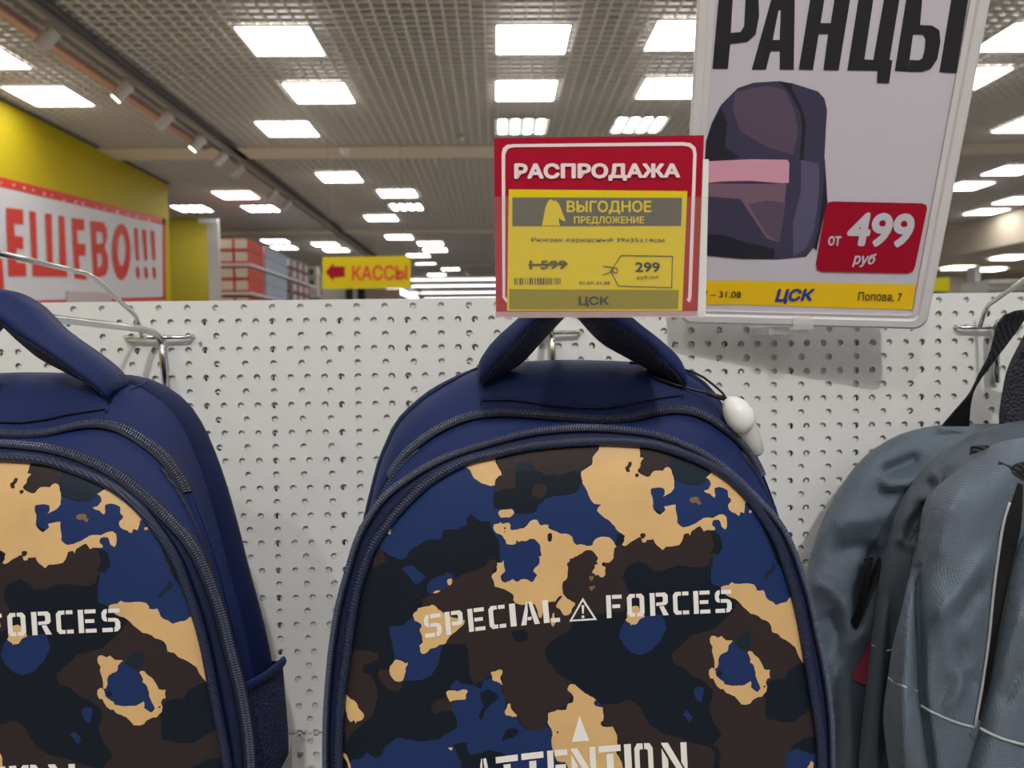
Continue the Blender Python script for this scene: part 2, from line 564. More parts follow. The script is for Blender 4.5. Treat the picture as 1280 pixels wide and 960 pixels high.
# real spotlights on a second track behind the camera: they give the crisp shadows on the board
tk = empty('light_track', (0.3, -2.35, CE-.05), 'ceiling track behind the camera, outside the picture', 'light track')
b = MB(); b.box((-3, -2.4, CE-.07), (4, -2.34, CE-.02)); b.build('rail', M_rail, tk)
for k, (sx, aim) in enumerate([(.33, (.25, .69, EYE-.1)), (-.9, (-.25, .69, EYE-.1))]):
    s = Vector((sx, -2.37, CE-.16))
    d = (Vector(aim)-s).normalized()
    t = empty('track_spotlight', s, ['right', 'left'][k]+' spotlight on the track behind the camera, outside the picture', 'spotlight')
    b = MB(); b.tube([s-d*.1, s+d*.05], .05, 14); b.build('head', M_spot, t)
    b = MB(); b.tube([(sx, -2.37, CE-.072), s-d*.05], .012, 8); b.build('stem', M_rail, t)
    ld = bpy.data.lights.new('spot_lamp', 'SPOT')
    ld.energy = SPOT_POWER*(1.0 if k == 0 else .35)
    ld.spot_size = math.radians(55)
    ld.spot_blend = .8
    ld.shadow_soft_size = .05
    ld.color = (1, .97, .92)
    lo = bpy.data.objects.new('spot_lamp', ld)
    C.objects.link(lo)
    lo.parent = t
    lo.location = d*.07
    lo.rotation_euler = d.to_track_quat('-Z', 'Y').to_euler()
# dome camera and detectors
def dome(px, py, r, name, label, cat, m):
    c = RZ(px, py, CE-.03)
    b = MB()
    rs = []
    for k in range(6):
        a = math.pi/2*k/5
        rs.append([Vector((c.x+r*math.cos(a)*math.cos(t), c.y+r*math.cos(a)*math.sin(t), CE-.03-r*math.sin(a))) for t in [2*math.pi*i/14 for i in range(14)]])
    b.loft(rs, close1=True)
    tag(b.build(name, m, None, smooth=True, origin=(c.x, c.y, CE-.03)), label, cat)
dome(431, 187, .07, 'dome_camera', 'small white dome camera on the pale ceiling strip', 'camera', M_white)
dome(576, 171, .05, 'smoke_detector', 'small dark detector on the ceiling left of the sale tag', 'detector', M_spot)
dome(586, 340, .12, 'smoke_detector', 'pale detector on the far ceiling beside the tube lamps', 'detector', M_beam)

# banner on the yellow wall
NX = Vector((1, 0, 0))
def wallp(dx):
    return lambda x, y: RP(x, y, (XL+dx, 0, 0), NX)
ban = empty('wall_banner', RP(100, 372, (XL+.012, 0, 0), NX), 'white banner with red border and big red letters on the yellow wall', 'banner')
b = MB()
q = [(-170, 177), (207, 274), (207, 376), (-170, 392)]
b.slab([wallp(.012)(*p) for p in q], (-.010, 0, 0))
b.build('sheet', M_banner, ban)
def strip(a, b_, w0, w1):
    return [a, b_, (b_[0], b_[1]+w1), (a[0], a[1]+w0)]
pr = [strip((-170, 177), (207, 274), 16, 8), strip((-170, 382), (207, 371), 8, 4), [(203, 273), (207, 274), (207, 375), (204, 375)]]
poly_on('red_border', pr, wallp(.016), M_red, ban)
rp = random.Random(9)
dots = []
for k in range(15):
    x = 2+k*13+rp.uniform(-3, 3)
    y = 222+.258*x+rp.uniform(5, 8)
    s = rp.uniform(1, 2.2)
    dots.append([(x-s, y-s*.6), (x+s*.3, y-s*1.4), (x+s, y+s*.4), (x-s*.2, y+s)])
poly_on('border_marks', dots, wallp(.018), M_pale, ban)['kind'] = 'stuff'
def z5(s):
    """pixel outlines traced in the 5.333x view whose origin is (0, 200)"""
    return [(float(a.split(',')[0])/5.3333, 200+float(a.split(',')[1])/5.3333) for a in s.split()]
LET = ['40,318 155,330 157,430 95,425 100,505 155,512 157,595 108,590 112,680 175,690 178,775 58,775',
       '195,340 240,345 252,690 315,695 300,355 345,360 355,700 400,705 392,370 430,376 450,778 220,775',
       '478,385 562,395 565,470 515,468 520,555 570,560 572,640 528,640 533,745 575,750 578,800 498,790',
       '-130,600 18,660 30,870 -130,880']
O_out = [(810+62*math.cos(t), 612+188*math.sin(t)) for t in [2*math.pi*k/24 for k in range(24)]]
O_in = [(812+26*math.cos(t), 600+105*math.sin(t)) for t in [2*math.pi*k/24 for k in range(24)]]
polys = [z5(s) for s in LET]
fz = lambda L: [(x/5.3333, 200+y/5.3333) for x, y in L]
for k in range(24):
    j = (k+1) % 24
    polys.append(fz([O_out[k], O_out[j], O_in[j], O_in[k]]))
# the letter that looks like a B, in strips round its two counters
for s in ['603,405 640,408 655,785 622,780', '640,408 690,415 712,450 716,520 700,580 690,555 686,505 680,480 638,478',
          '642,560 690,555 700,580 722,640 724,720 705,770 655,785 654,720 680,700 684,660 680,625 645,622']:
    polys.append(z5(s))
for k in range(3):
    x = 893+k*55; y0 = 452+k*8
    polys.append(z5(f'{x},{y0} {x+28},{y0+4} {x+36},668 {x+18},672'))
    polys.append(z5(f'{x+14},715 {x+34},715 {x+40},770 {x+30},800 {x+18},770'))
poly_on('lettering', polys, wallp(.019), M_red, ban)
b = MB()
b.slab([wallp(.03)(x, y) for x, y in [(84, 364), (140, 366), (140, 378), (84, 378)]], (-.01, 0, 0))
b.build('patch', mat('patch_beige', hexc(205, 190, 188), .6), ban)

# hanging arrow sign
def fplane(d):
    return lambda x, y: W(x, y, d)
sg = empty('hanging_sign', W(458, 361, 9.0), 'yellow hanging sign with red arrow and red word at its right', 'sign')
b = MB(); b.slab([W(403, 321.5, 9), W(513, 320, 9), W(513, 360, 9), W(403, 361, 9)], (0, .04, 0)); b.build('board', M_tagyel, sg)
poly_on('arrow', [[(407, 340), (417, 329), (417, 333), (431, 333), (431, 346), (417, 347), (417, 352)]], fplane(8.995), M_crimson, sg)
text_quad('lettering', 'КАССЫ', [(440, 351), (509, 350), (509, 331), (440, 332)], fplane(8.995), M_red, sg, bold=.035)
for x in (412, 504):
    b = MB(); p = W(x, 321, 9.02); b.tube([p, (p.x, p.y, CE)], .003, 5); b.build('hanging_wire', M_rail, sg)

# shelf of boxes beyond the yellow wall
def front_rect(x0, y0, x1, y1, d):
    a = W(x0, y1, d); c = W(x1, y0, d)
    return a.x, c.x, a.z, c.z
sh = empty('shelf_unit', (W(290, 380, 12).x, 12, 0), 'white shelf unit with boxes beside the yellow wall corner', 'shelf')
x0, x1, z0, z1 = front_rect(263, 274, 274, 380, 12)
b = MB(); b.box((x0, 11.95, 0), (x1, 12.0, z1)); b.build('upright', M_white, sh)
b = MB(); b.box((x0-.12, 11.93, z1-.07), (x1-.02, 12, z1)); b.build('top_bracket', M_white, sh)
x0, x1, z0, z1 = front_rect(274, 274, 310, 380, 12)
LV = [W(280, yy, 12).z for yy in (329.5, 365.5)]
for zz in LV:
    b = MB(); b.box((x0, 12.0, zz-.035), (x1+.02, 16.4, zz)); b.build('shelf', M_white, sh)
b = MB(); b.box((x0-.05, 12.05, 0), (x0, 16.4, z1-.5)); b.build('back_panel', M_white, sh)
b = MB(); b.box((x1-.03, 14.4, 0), (x1, 14.45, LV[0]+.1)); b.build('far_upright', M_rail, sh)
BOXC = [(mat('shoe_box_red', hexc(214, 84, 70), .6), 'red and white'), (mat('shoe_box_blue', hexc(176, 184, 204), .6), 'pale blue'), (mat('shoe_box_plum', hexc(130, 84, 110), .6), 'plum')]
M_boxw = mat('box_label_white', hexc(224, 210, 196), .6)
lvn = ['top', 'middle', 'lowest visible']
bw = (x1-x0-.02)/2
for li, zz in enumerate([LV[0], LV[1], LV[1]-.46]):
    for row in range(2):
        for di, (dy0, dy1) in enumerate([(12.02, 12.8), (12.9, 14.2), (14.5, 15.9)]):
            for ci in range(2):
                if di > 0 and ci == 0:
                    continue
                h = .195
                xa = x0+.01+ci*bw
                lo = (xa+.006, dy0, zz+.003+row*h)
                hi = (xa+bw-.006, dy1, zz+row*h+h-.004)
                t = empty('shoe_box', ((lo[0]+hi[0])/2, (dy0+dy1)/2, lo[2]),
                          f"{BOXC[di][1]} box, {lvn[li]} shelf, {['lower', 'upper'][row]} of its stack" + (f", {['left', 'right'][ci]} in front" if di == 0 else ' further back'), 'box')
                b = MB(); b.box(lo, hi); b.build('carton', BOXC[di][0], t)
                b = MB(); b.box((lo[0]+.012, dy0-.004, lo[2]+.035), (hi[0]-.015, dy0-.001, hi[2]-.012)); b.build('box_label', M_boxw, t)
                if di == 2:
                    for q in range(3):
                        b = MB(); b.box((hi[0]+.001, dy0+.1+q*.45, lo[2]+.03), (hi[0]+.004, dy0+.35+q*.45, hi[2]-.03)); b.build('side_print', M_boxw, t)
# second shelf further on
sh = empty('shelf_unit', (W(375, 380, 17).x, 17, 0), 'white shelf end with green labels left of the arrow sign', 'shelf')
x0, x1, z0, z1 = front_rect(367, 327, 377, 380, 17)
b = MB(); b.box((x0, 16.9, 0), (x1, 17, z1)); b.build('upright', M_white, sh)
x2 = W(398, 340, 17).x
zs = W(385, 369, 17).z
b = MB(); b.box((x1, 17.3, 0), (x2, 20, zs+.48)); b.build('stock_block', mat('stock_beige', hexc(176, 168, 152), .7), sh)
b = MB(); b.box((x1, 16.98, zs-.03), (x2, 17.29, zs)); b.build('shelf', M_white, sh)
M_green = mat('green_label', hexc(40, 128, 88), .6)
for k in range(2):
    z = W(385, 356-k*14, 17).z-.03
    tag(box_thing('carton', (x1+.01, 17.02, zs+.004 if k == 0 else z-.04), (x1+.33, 17.27, z+.19), M_boxw,
        ['lower', 'upper'][k]+' carton with a green label on the shelf left of the arrow sign', 'box'), ['lower', 'upper'][k]+' carton with a green label on the shelf left of the arrow sign', 'box')
    b = MB(); b.box((x1+.05, 17.01, z), (x1+.26, 17.019, z+.14))
    b.build('green_label', M_green, bpy.data.objects['carton' if k == 0 else 'carton.001'])
# clothes rail far off under the arrow sign
def far_box(name, px0, py0, px1, py1, d, m, label, cat, dep=1.0):
    xa, xb, za, zb = front_rect(px0, py0, px1, py1, d)
    return box_thing(name, (xa, d, 0), (xb, d+dep, zb), m, label, cat)
cl = [(428, 441, 'dark brown', hexc(70, 60, 56)), (441, 447, 'white', hexc(200, 196, 190)), (447, 453, 'black', hexc(24, 22, 24)), (416, 428, 'grey', hexc(120, 116, 112))]
for a_, b_, nm, cc in cl:
    far_box('garment_rack', a_+.3, 360, b_-.3, 380, 22, mat('far_'+nm.replace(' ', '_'), cc, .8), nm+' stock just under the yellow arrow sign', 'rack', .5)
far_box('display_panel', 455, 361, 500, 380, 24, mat('far_peach', hexc(214, 186, 164), .8), 'peach coloured display panel under the right half of arrow sign', 'panel', .1)
far_box('display_panel', 395, 327, 408, 380, 28, mat('far_tan', hexc(140, 118, 84), .8), 'brown panel above the green cartons beside the arrow sign', 'panel', .1)
# right hand distance
sg = empty('wall_sign', W(1176, 364, 14), 'plain bright yellow sign just right of the poster foot', 'sign')
b = MB(); b.slab([W(1160, 347, 14), W(1187, 347, 14), W(1187, 364, 14), W(1160, 364, 14)], (0, .05, 0)); b.build('board', mat('bright_yellow', hexc(240, 228, 20), .5), sg)
p = W(1170, 347, 14); b = MB(); b.tube([p, (p.x, 14.02, EYE+1.82)], .01, 6); b.build('hanging_wire', M_rail, sg)
far_box('display_panel', 1182, 335, 1213, 380, 20, M_wall, 'white far partition behind the bright yellow sign', 'panel', .2)
far_box('column', 1218, 333, 1226, 380, 17, M_white, 'slim white column right of the poster foot', 'column', .3)
far_box('shelf_unit', 1237, 349, 1280, 380, 13, M_white, 'white shelf top at the right edge above the board', 'shelf', .8)
for k, (ya, nm) in enumerate([(352, 'upper'), (359, 'lower')]):
    xa, xb, za, zb = front_rect(1234, ya, 1290, ya+3, 12.9)
    box_thing('shelf_rail', (xa, 12.85, za), (xb, 12.98, zb), M_lframe, nm+' pale rail on the white shelf top at the right edge', 'rail')
    
# ------------------------------------------------------------------ pegboard
BY = .69
P0 = W(234.0, 385, BY)
X0, Z0 = P0.x, P0.z
def pegboard(name, y, ztop, zfirst, rows, dense0, label, m, zbot, y2=.0015, pd=.015, ps=.025, XA_=None):
    HR = .0030
    vs, fs = [], []
    def ring(cx, cz, w0, w1, h0, h1):
        """one cell: rectangle with a round hole, front skin + hole wall"""
        n = 12
        b = len(vs)
        ang = [2*math.pi*(k+.5)/n for k in range(n)]
        for a in ang:
            vs.append((cx+HR*math.cos(a), y, cz+HR*math.sin(a)))
        for a in ang:
            vs.append((cx+HR*math.cos(a), y+y2, cz+HR*math.sin(a)))
        # outer points: project the same angles to the rectangle border
        for a in ang:
            ca, sa = math.cos(a), math.sin(a)
            sx = (w1 if ca > 0 else w0)/abs(ca) if abs(ca) > 1e-6 else 1e9
            sz = (h1 if sa > 0 else h0)/abs(sa) if abs(sa) > 1e-6 else 1e9
            s_ = min(sx, sz)
            vs.append((cx+ca*s_, y, cz+sa*s_))
        cor = [(cx+w1, y, cz+h1), (cx-w0, y, cz+h1), (cx-w0, y, cz-h0), (cx+w1, y, cz-h0)]
        vs.extend(cor)
        for k in range(n):
            j = (k+1) % n
            fs.append((b+k, b+j, b+2*n+j, b+2*n+k)[::-1])
            fs.append((b+k, b+n+k, b+n+j, b+j)[::-1])
        # corner triangles
        for ci in range(4):
            tx, tz = cor[ci][0], cor[ci][2]
            ca = math.atan2(tz-cz, tx-cx) % (2*math.pi)
            for k in range(n):
                j = (k+1) % n
                a0, a1 = ang[k], ang[j]+(2*math.pi if j == 0 else 0)
                c_ = ca if ca >= ang[0] else ca+2*math.pi
                if a0 <= c_ < a1:
                    fs.append((b+2*n+k, b+2*n+j, b+3*n+ci))
    XA, XB = (X0-.75 if XA_ is None else XA_), X0+1.05
    z = zfirst
    for r in range(rows):
        dense = (r % 2 == 0) == dense0
        pitch = pd if dense else ps
        n = int(round((XB-XA)/pitch))
        up = (ztop-z) if r == 0 else .00625
        dn = (z-zbot) if r == rows-1 else .00625
        for i in range(n+1):
            cx = XA+i*pitch
            ring(cx, z, pitch/2, pitch/2, dn, up)
        z -= .0125
    # skins at edges and returned lip
    b = len(vs)
    xa, xb = XA-.0125, XB+.0125
    lip = .0022
    vs.extend([(xa, y, ztop), (xb, y, ztop), (xb, y+lip, ztop), (xa, y+lip, ztop), (xa, y, zbot), (xb, y, zbot), (xb, y+lip, zbot), (xa, y+lip, zbot)])
    fs.extend([(b, b+1, b+2, b+3), (b+4, b+7, b+6, b+5)])
    o = mesh(name, vs, fs, m, None, origin=((xa+xb)/2, y, zbot))
    return tag(o, label, 'display panel')
seam = W(385, 917, BY).z
rows = int((Z0-seam)/.0125)+1
pegboard('perforated_panel', BY, Z0+.0062, Z0, rows, False, 'white perforated steel shelf panel that fills the picture behind the backpacks', M_board, seam+.0006)
pegboard('perforated_panel', BY, seam-.0006, seam-.0075, 18, False, 'second white perforated panel below the seam beside the blue backpacks', M_board, seam-.0075-17*.0125-.006)
pegboard('perforated_panel', BY+.0031, Z0+.003, Z0-.004, 52, True, 'rear perforated panel seen only through the holes of the front one', M_back, Z0-.004-.0125*51-.006, pd=.045, ps=.06, XA_=X0-.742)
sbox('hole_dark_sheet', (X0-.77, BY+.075, .2), (X0+1.07, BY+.08, Z0-.03), M_dark)  # added dark sheet: paints the darkness seen through the holes, hides the lit hall
b = MB(); b.box((X0-.80, BY+.005, 0), (X0-.765, BY+.05, Z0+.006)); tag(b.build('shelf_upright', M_board, None, origin=(X0-.78, BY, 0)), 'white shelf upright at the left end of the board, outside the picture', 'upright')
b = MB(); b.box((X0+1.065, BY+.005, 0), (X0+1.10, BY+.05, Z0+.006)); tag(b.build('shelf_upright', M_board, None, origin=(X0+1.08, BY, 0)), 'white shelf upright at the right end of the board, outside the picture', 'upright')

# ------------------------------------------------------------------ wire hooks
def hook(xc, zbar, label):
    y = BY
    t = empty('wire_hook', (xc, y-.004, zbar), label, 'hook')
    b = MB()
    b.tube([(xc-.029, y+.012, zbar+.002), (xc-.029, y-.004, zbar+.001), (xc-.027, y-.0065, zbar), (xc, y-.008, zbar), (xc+.027, y-.0065, zbar), (xc+.029, y-.004, zbar+.001), (xc+.029, y+.012, zbar+.002)], .0019, 8)
    b.build('cross_bar', M_chrome, t, smooth=True)
    b = MB()
    b.tube([(xc+.0035, y-.006, zbar+.002), (xc+.0045, y-.006, zbar-.02), (xc+.006, y-.0045, zbar-.05)], .0032, 8)
    b.build('stem', M_chrome, t, smooth=True)
    b = MB()
    b.tube([(xc+.004, y-.008, zbar-.002), (xc+.001, y-.014, zbar+.004), (xc-.002, y-.03, zbar+.007), (xc-.002, y-.16, zbar+.0105), (xc-.002, y-.262, zbar+.012), (xc-.002, y-.282, zbar+.022)], .0030, 10)
    b.build('lower_arm', M_chrome, t, smooth=True)
    b = MB()
    b.tube([(xc-.012, y-.008, zbar+.0), (xc-.012, y-.014, zbar+.012), (xc-.012, y-.02, zbar+.019), (xc-.012, y-.085, zbar+.045), (xc-.012, y-.10, zbar+.0475), (xc-.012, y-.288, zbar+.052)], .0019, 8)
    b.build('upper_wire', M_chrome, t, smooth=True)
    return t
hx = [W(196, 422, .683), W(684, 416, .683), W(1240, 409, .683)]
hook(hx[0].x, hx[0].z, 'chrome wire hook at left holding the left camouflage backpack')
hook(hx[1].x, hx[1].z, 'chrome wire hook behind the sale tag holding the middle backpack')
hook(hx[2].x, hx[2].z, 'chrome wire hook at right holding the grey backpacks')
b = MB(); p = W(251, 428, .6895); b.tube([p, p+Vector((0, -.003, -.001))], .0012, 6)
tag(b.build('small_screw', M_rail, None, origin=p), 'tiny screw in the board right of the left hook', 'screw')

# ------------------------------------------------------------------ poster
ko = .955
PO = Vector((.16433*ko, .68921*ko, .02279*ko+EYE))
PA = Vector((.97873, -.20032, -.04425)).normalized()
PB = Vector((-.03291, -.36624, .92994)); PB = (PB-PA*PB.dot(PA)).normalized()
PN = PA.cross(PB).normalized()      # points to the viewer side or away
if PN.y > 0:
    PN = -PN
PW_, PH_ = .205*ko, .292
pst = empty('poster', PO+PA*PW_/2, 'framed poster with big black word, backpack picture and red price box', 'poster')
def pp(s, t, h=0):
    return PO+PA*s+PB*t+PN*h
b = MB()
out = rrect(0, 0, PW_, PH_, .010)
inn = rrect(.0125, .0115, PW_-.0125, PH_-.012, .004)
mid1 = rrect(.002, .002, PW_-.002, PH_-.002, .009)
mid2 = rrect(.007, .007, PW_-.007, PH_-.007, .006)
mid3 = rrect(.0085, .0085, PW_-.0085, PH_-.0085, .005)
rings = [[pp(s, t, h) for s, t in ol] for ol, h in ((out, -.006), (out, .0015), (mid1, .003), (mid2, .003), (mid3, .0012), (inn, .002), (inn, -.001))]
b.loft(rings, close0=True)
b.build('frame', M_frame, pst)
b = MB()
b.slab([pp(s, t, 0) for s, t in ((.012, .011), (PW_-.012, .011), (PW_-.012, PH_-.0115), (.012, PH_-.0115))], -PN*.002)
b.build('paper', M_paper, pst)
def ppx(h):
    return lambda x, y: RP(x, y, PO+PN*h, PN)
def c5(s):
    return [(860+float(a.split(',')[0])/3.048, float(a.split(',')[1])/3.048) for a in s.split()]
def c6(s):
    return [(860+float(a.split(',')[0])/3.048, 180+float(a.split(',')[1])/3.048) for a in s.split()]
big = []
T = -75  # letter tops, above the frame
big += [c5(f'93,262 152,262 160,168 215,166 255,140 268,80 272,10 262,-40 240,-62 124,-65'),
        ]
poly_on('headline', [
    c5('93,262 152,262 161,168 163,125 172,-30 110,-65 118,-20'),
    c5('172,-65 245,-60 268,-30 271,60 258,130 225,160 161,168 163,125 200,122 214,100 219,0 214,-28 172,-30'),
    c5('243,265 297,265 315,195 350,195 350,265 403,265 408,-65 335,-65'),
    c5('422,265 476,267 498,130 534,130 516,267 574,268 628,-65 568,-65 544,88 505,88 530,-65 476,-65'),
    c5('607,268 722,270 720,316 766,317 779,230 768,228 816,-65 758,-65 706,228 672,226 716,-65 660,-65'),
    c5('788,270 838,273 862,100 884,100 898,-65 842,-65'),
    c5('838,273 890,274 925,262 950,225 962,160 958,115 930,97 862,94 857,132 895,132 905,150 902,190 893,222 880,230 845,228'),
    c5('958,275 1022,279 1078,-65 1014,-65')],
    ppx(.0004), M_ink, pst)
A_hole = [c5('323,152 349,152 353,40 345,40')]
poly_on('headline_counter', A_hole, ppx(.0006), M_paper, pst)
M_bp = [mat('printed_plum', hexc(92, 74, 98), .45), mat('printed_indigo', hexc(58, 54, 84), .45), mat('printed_dark', hexc(26, 24, 44), .45),
        mat('printed_pink', hexc(222, 160, 186), .45), mat('printed_mauve', hexc(122, 96, 116), .45), mat('printed_light_indigo', hexc(88, 84, 116), .45), mat('printed_maroon', hexc(130, 50, 90), .45)]
body = c5('60,620 62,570 90,470 125,400 190,335 250,315 350,309 400,318 495,348 520,375 530,420 525,500 520,600') + c6('522,60 532,225 512,300 490,405 478,395 450,430 340,440 200,438 70,425 60,200 60,60')
front = c5('62,600 62,570 90,470 125,400 190,335 250,318 345,316 385,350 430,430 440,490 435,610') + c6('420,60 415,150 408,260 395,380 330,438 200,438 70,425 60,100')
shapes = [body, front,
          c5('345,312 400,318 395,335 430,400 450,470 440,610 425,610 435,490 428,430 385,350'),
          c5('180,350 300,325 370,345 405,420 420,500 400,590 300,560 200,500 170,420'),
          c5('62,560 90,470 125,410 150,470 140,560 200,600 120,612 60,612'),
          c6('430,60 500,75 500,180 480,330 450,400 400,430 400,300 430,180'),
          c6('70,80 380,60 380,150 250,140 70,150'),
          c6('75,66 240,58 378,60 386,72 384,148 360,150 240,140 130,142 75,148'),
          c6('75,150 240,152 375,152 365,260 350,375 300,360 240,270 200,210 75,200'),
          c6('75,345 140,348 220,375 330,400 330,436 200,438 75,425'),
          c6('524,100 532,225 512,300 490,405 478,395 500,320'),
          c6('230,230 300,215 372,225 350,375 300,345')]
sidx = [1, 1, 2, 0, 2, 5, 6, 3, 4, 2, 2, 0]
vs_, fs_, ix_ = [], [], []
for k, (pl, im) in enumerate(zip(shapes, sidx)):
    tri = tessellate_polygon([[Vector((x, y, 0)) for x, y in pl]])
    fn = ppx(.0003+.00004*k)
    bb = len(vs_)
    vs_ += [fn(x, y) for x, y in pl]
    for t in tri:
        fs_.append(tuple(bb+i for i in t)); ix_.append(im)
mesh('printed_backpack', vs_, fs_, M_bp, pst, ix_)
yb = c6('60,520 200,520 868,536 855,632 200,612 60,612')
poly_on('yellow_band', [yb], ppx(.0004), M_poyel, pst)
pb = [(x, y) for x, y in c6('488,455 492,480 510,487 835,493 858,485 866,465 911,248 908,232 890,226 555,219 535,222 525,240')]
poly_on('price_box', [pb], ppx(.0009), M_crimson, pst)
f9 = ppx(.0012)
text_quad('price', '499', [(1056, 307.5), (1138, 310), (1146, 267), (1064, 265)], f9, M_paper, pst, bold=.045)
text_quad('price_prefix', 'от', [(1034.5, 307), (1050, 307.5), (1052, 295), (1036, 295)], f9, M_paper, pst, bold=.03)
text_quad('price_suffix', 'руб', [(1065, 334), (1093, 334), (1096, 317), (1067, 316)], f9, M_paper, pst, bold=.035, shear=.2)
text_quad('shop_name', 'ЦСК', [(968, 380.5), (1016, 378.5), (1019, 361), (971, 361)], f9, M_blueink, pst, bold=.055, shear=.12)
text_quad('address', 'Попова, 7', [(1072.5, 377), (1127, 378), (1128, 366), (1073.5, 365)], f9, M_ink, pst, bold=.008)
text_quad('dates', '07 – 31.08', [(872, 371.5), (926, 372.5), (926.5, 364.5), (872.5, 363.5)], f9, M_ink, pst, bold=.008)
# clear clip that holds the frame to the board
cl = empty('poster_clip', W(988, 415, .66), 'clear plastic clip under the poster frame on the board', 'clip')
b = MB(); lo = W(963, 418, .64); hi = W(1013, 408, .64)
b.box((lo.x, .645, lo.z), (hi.x, BY, hi.z)); b.build('body', M_clear, cl)
lo = W(990, 412, .635); hi = W(1015, 396, .635)
b = MB(); b.box((lo.x, .632, lo.z), (hi.x, .640, hi.z)); b.build('jaw', M_clear, cl)

# ------------------------------------------------------------------ sale tag
TO = Vector((-.000225, .397275, .017022+EYE))
TA = Vector((.998037, -.061927, -.009348)).normalized()
TB = Vector((.00087, -.13551, .99078)); TB = (TB-TA*TB.dot(TA)).normalized()
TN = TA.cross(TB)
if TN.y > 0:
    TN = -TN
TW, THt = .103, .0885
def tp(s, t, h=0):
    return TO+TA*s+TB*t+TN*h
tg = empty('sale_price_tag', TO+TA*TW/2, 'red and yellow sale price tag in a clear holder above the middle backpack', 'price tag')
b = MB(); b.slab([tp(0, 0), tp(TW, 0), tp(TW, THt), tp(0, THt)], -TN*.0006); b.build('card', M_crimson, tg)
def tpx(h):
    return lambda x, y: RP(x, y, TO+TN*h, TN)
def c4(s):
    return [(600+float(a.split(',')[0])/3.556, 150+float(a.split(',')[1])/3.556) for a in s.split()]
ol = [(float(a.split(',')[0]), float(a.split(',')[1])) for a in '118,812 100,790 96,150 102,125 118,110 150,107 900,98 935,102 957,120 963,150 940,790 932,812'.split()]
il = [(float(a.split(',')[0]), float(a.split(',')[1])) for a in '124,800 112,785 112,155 120,135 130,126 152,121 900,114 928,118 943,130 948,152 925,788 918,800'.split()]
fz4 = lambda L: [(600+x/3.556, 150+y/3.556) for x, y in L]
poly_on('rounded_outline', [fz4([ol[i], ol[i+1], il[i+1], il[i]]) for i in range(len(ol)-1)], tpx(.0004), M_pale, tg)
poly_on('yellow_field', [c4('128,308 922,316 898,848 120,848')], tpx(.0005), M_tagyel, tg)
poly_on('dark_band', [c4('144,344 898,346 894,470 144,472')], tpx(.0007), M_tagdark, tg)
poly_on('olive_band', [c4('130,752 884,756 880,840 130,842')], tpx(.0007), M_tagolive, tg)
text_quad('title', 'РАСПРОДАЖА', [*c4('152,275 890,268'), *c4('890,192 152,192')], tpx(.0009), M_pale, tg, bold=.06)
text_quad('subtitle', 'ВЫГОДНОЕ', [*c4('385,420 762,420'), *c4('762,358 385,358')], tpx(.0009), M_tagyel, tg, bold=.035)
text_quad('subtitle', 'ПРЕДЛОЖЕНИЕ', [*c4('418,466 730,466'), *c4('730,428 418,428')], tpx(.0009), M_tagyel, tg, bold=.03)
poly_on('hand_picture', [c4('275,470 292,385 305,358 318,352 326,362 332,356 346,366 358,388 366,412 374,430 380,450 362,446 352,432 350,452 356,470')], tpx(.0009), M_tagyel, tg)
text_quad('goods_line', 'Рюкзак каркасный 39х35х14см', [*c4('228,545 820,548'), *c4('820,524 228,522')], tpx(.0009), M_inkg, tg, bold=.01)
text_quad('old_price', '1 599', [*c4('220,664 385,662'), *c4('385,624 220,624')], tpx(.0009), M_inkg, tg, bold=.03)
poly_on('strike', [c4('215,640 390,636 390,644 215,648')], tpx(.0011), M_inkg, tg)
text_quad('new_price', '299', [*c4('690,676 800,676'), *c4('800,632 690,632')], tpx(.0009), M_ink, tg, bold=.03)
text_quad('unit', 'руб./шт', [*c4('698,712 796,708'), *c4('796,690 698,692')], tpx(.0009), M_inkg, tg, bold=.02)
text_quad('code_line', '01.07–31.08', [*c4('442,732 578,732'), *c4('578,718 442,718')], tpx(.0009), M_inkg, tg, bold=.02)
text_quad('shop_name', 'ЦСК', [*c4('438,832 574,828'), *c4('574,784 438,784')], tpx(.0009), M_ink, tg, bold=.05)
rb = random.Random(2)
bars = []
x = 152
while x < 358:
    w = rb.choice([3, 5, 8])
    bars.append(c4(f'{x},702 {x+w},702 {x+w},732 {x},732'))
    x += w+rb.choice([3, 4, 7])
poly_on('barcode', bars, tpx(.0009), M_inkg, tg)
lab = [(628, 602), (856, 606), (852, 745), (616, 738), (580, 672)]
def thick_line(pts, w, closed=True):
    o = []
    n = len(pts)
    for i in range(n if closed else n-1):
        a = np.array(pts[i], float); c = np.array(pts[(i+1) % n], float)
        d = (c-a)/np.linalg.norm(c-a); nn = np.array([-d[1], d[0]])*w/2
        o.append([tuple(a+nn), tuple(c+nn), tuple(c-nn), tuple(a-nn)])
    return o
poly_on('tag_outline', [fz4(p) for p in thick_line(lab, 4)+thick_line([(600+12*math.cos(t), 668+12*math.sin(t)) for t in [k*math.pi/4 for k in range(8)]], 4)+thick_line([(590, 655), (548, 650)], 4, False)+thick_line([(595, 670), (545, 690)], 4, False)], tpx(.0009), M_inkg, tg)
b = MB()
e1, e2, e3, e4 = [RP(x, y, TO+TN*.0022, TN) for x, y in ((619, 396), (881, 396), (886, 246), (618, 246))]
b.slab([e1, e2, e3, e4], -TN*.0008)
b.build('clear_sleeve', M_milky, tg)
b = MB()
e1, e2, e3, e4 = [RP(x, y, TO+TN*.003, TN) for x, y in ((619, 397.5), (881, 396.5), (881, 389), (619, 390))]
b.slab([e1, e2, e3, e4], -TN*.0035)
b.build('sleeve_lip', M_clear, tg)
b = MB()
e1, e2, e3, e4 = [RP(x, y, TO+TN*.001, TN) for x, y in ((872, 396), (882, 396), (886, 199), (879, 199))]
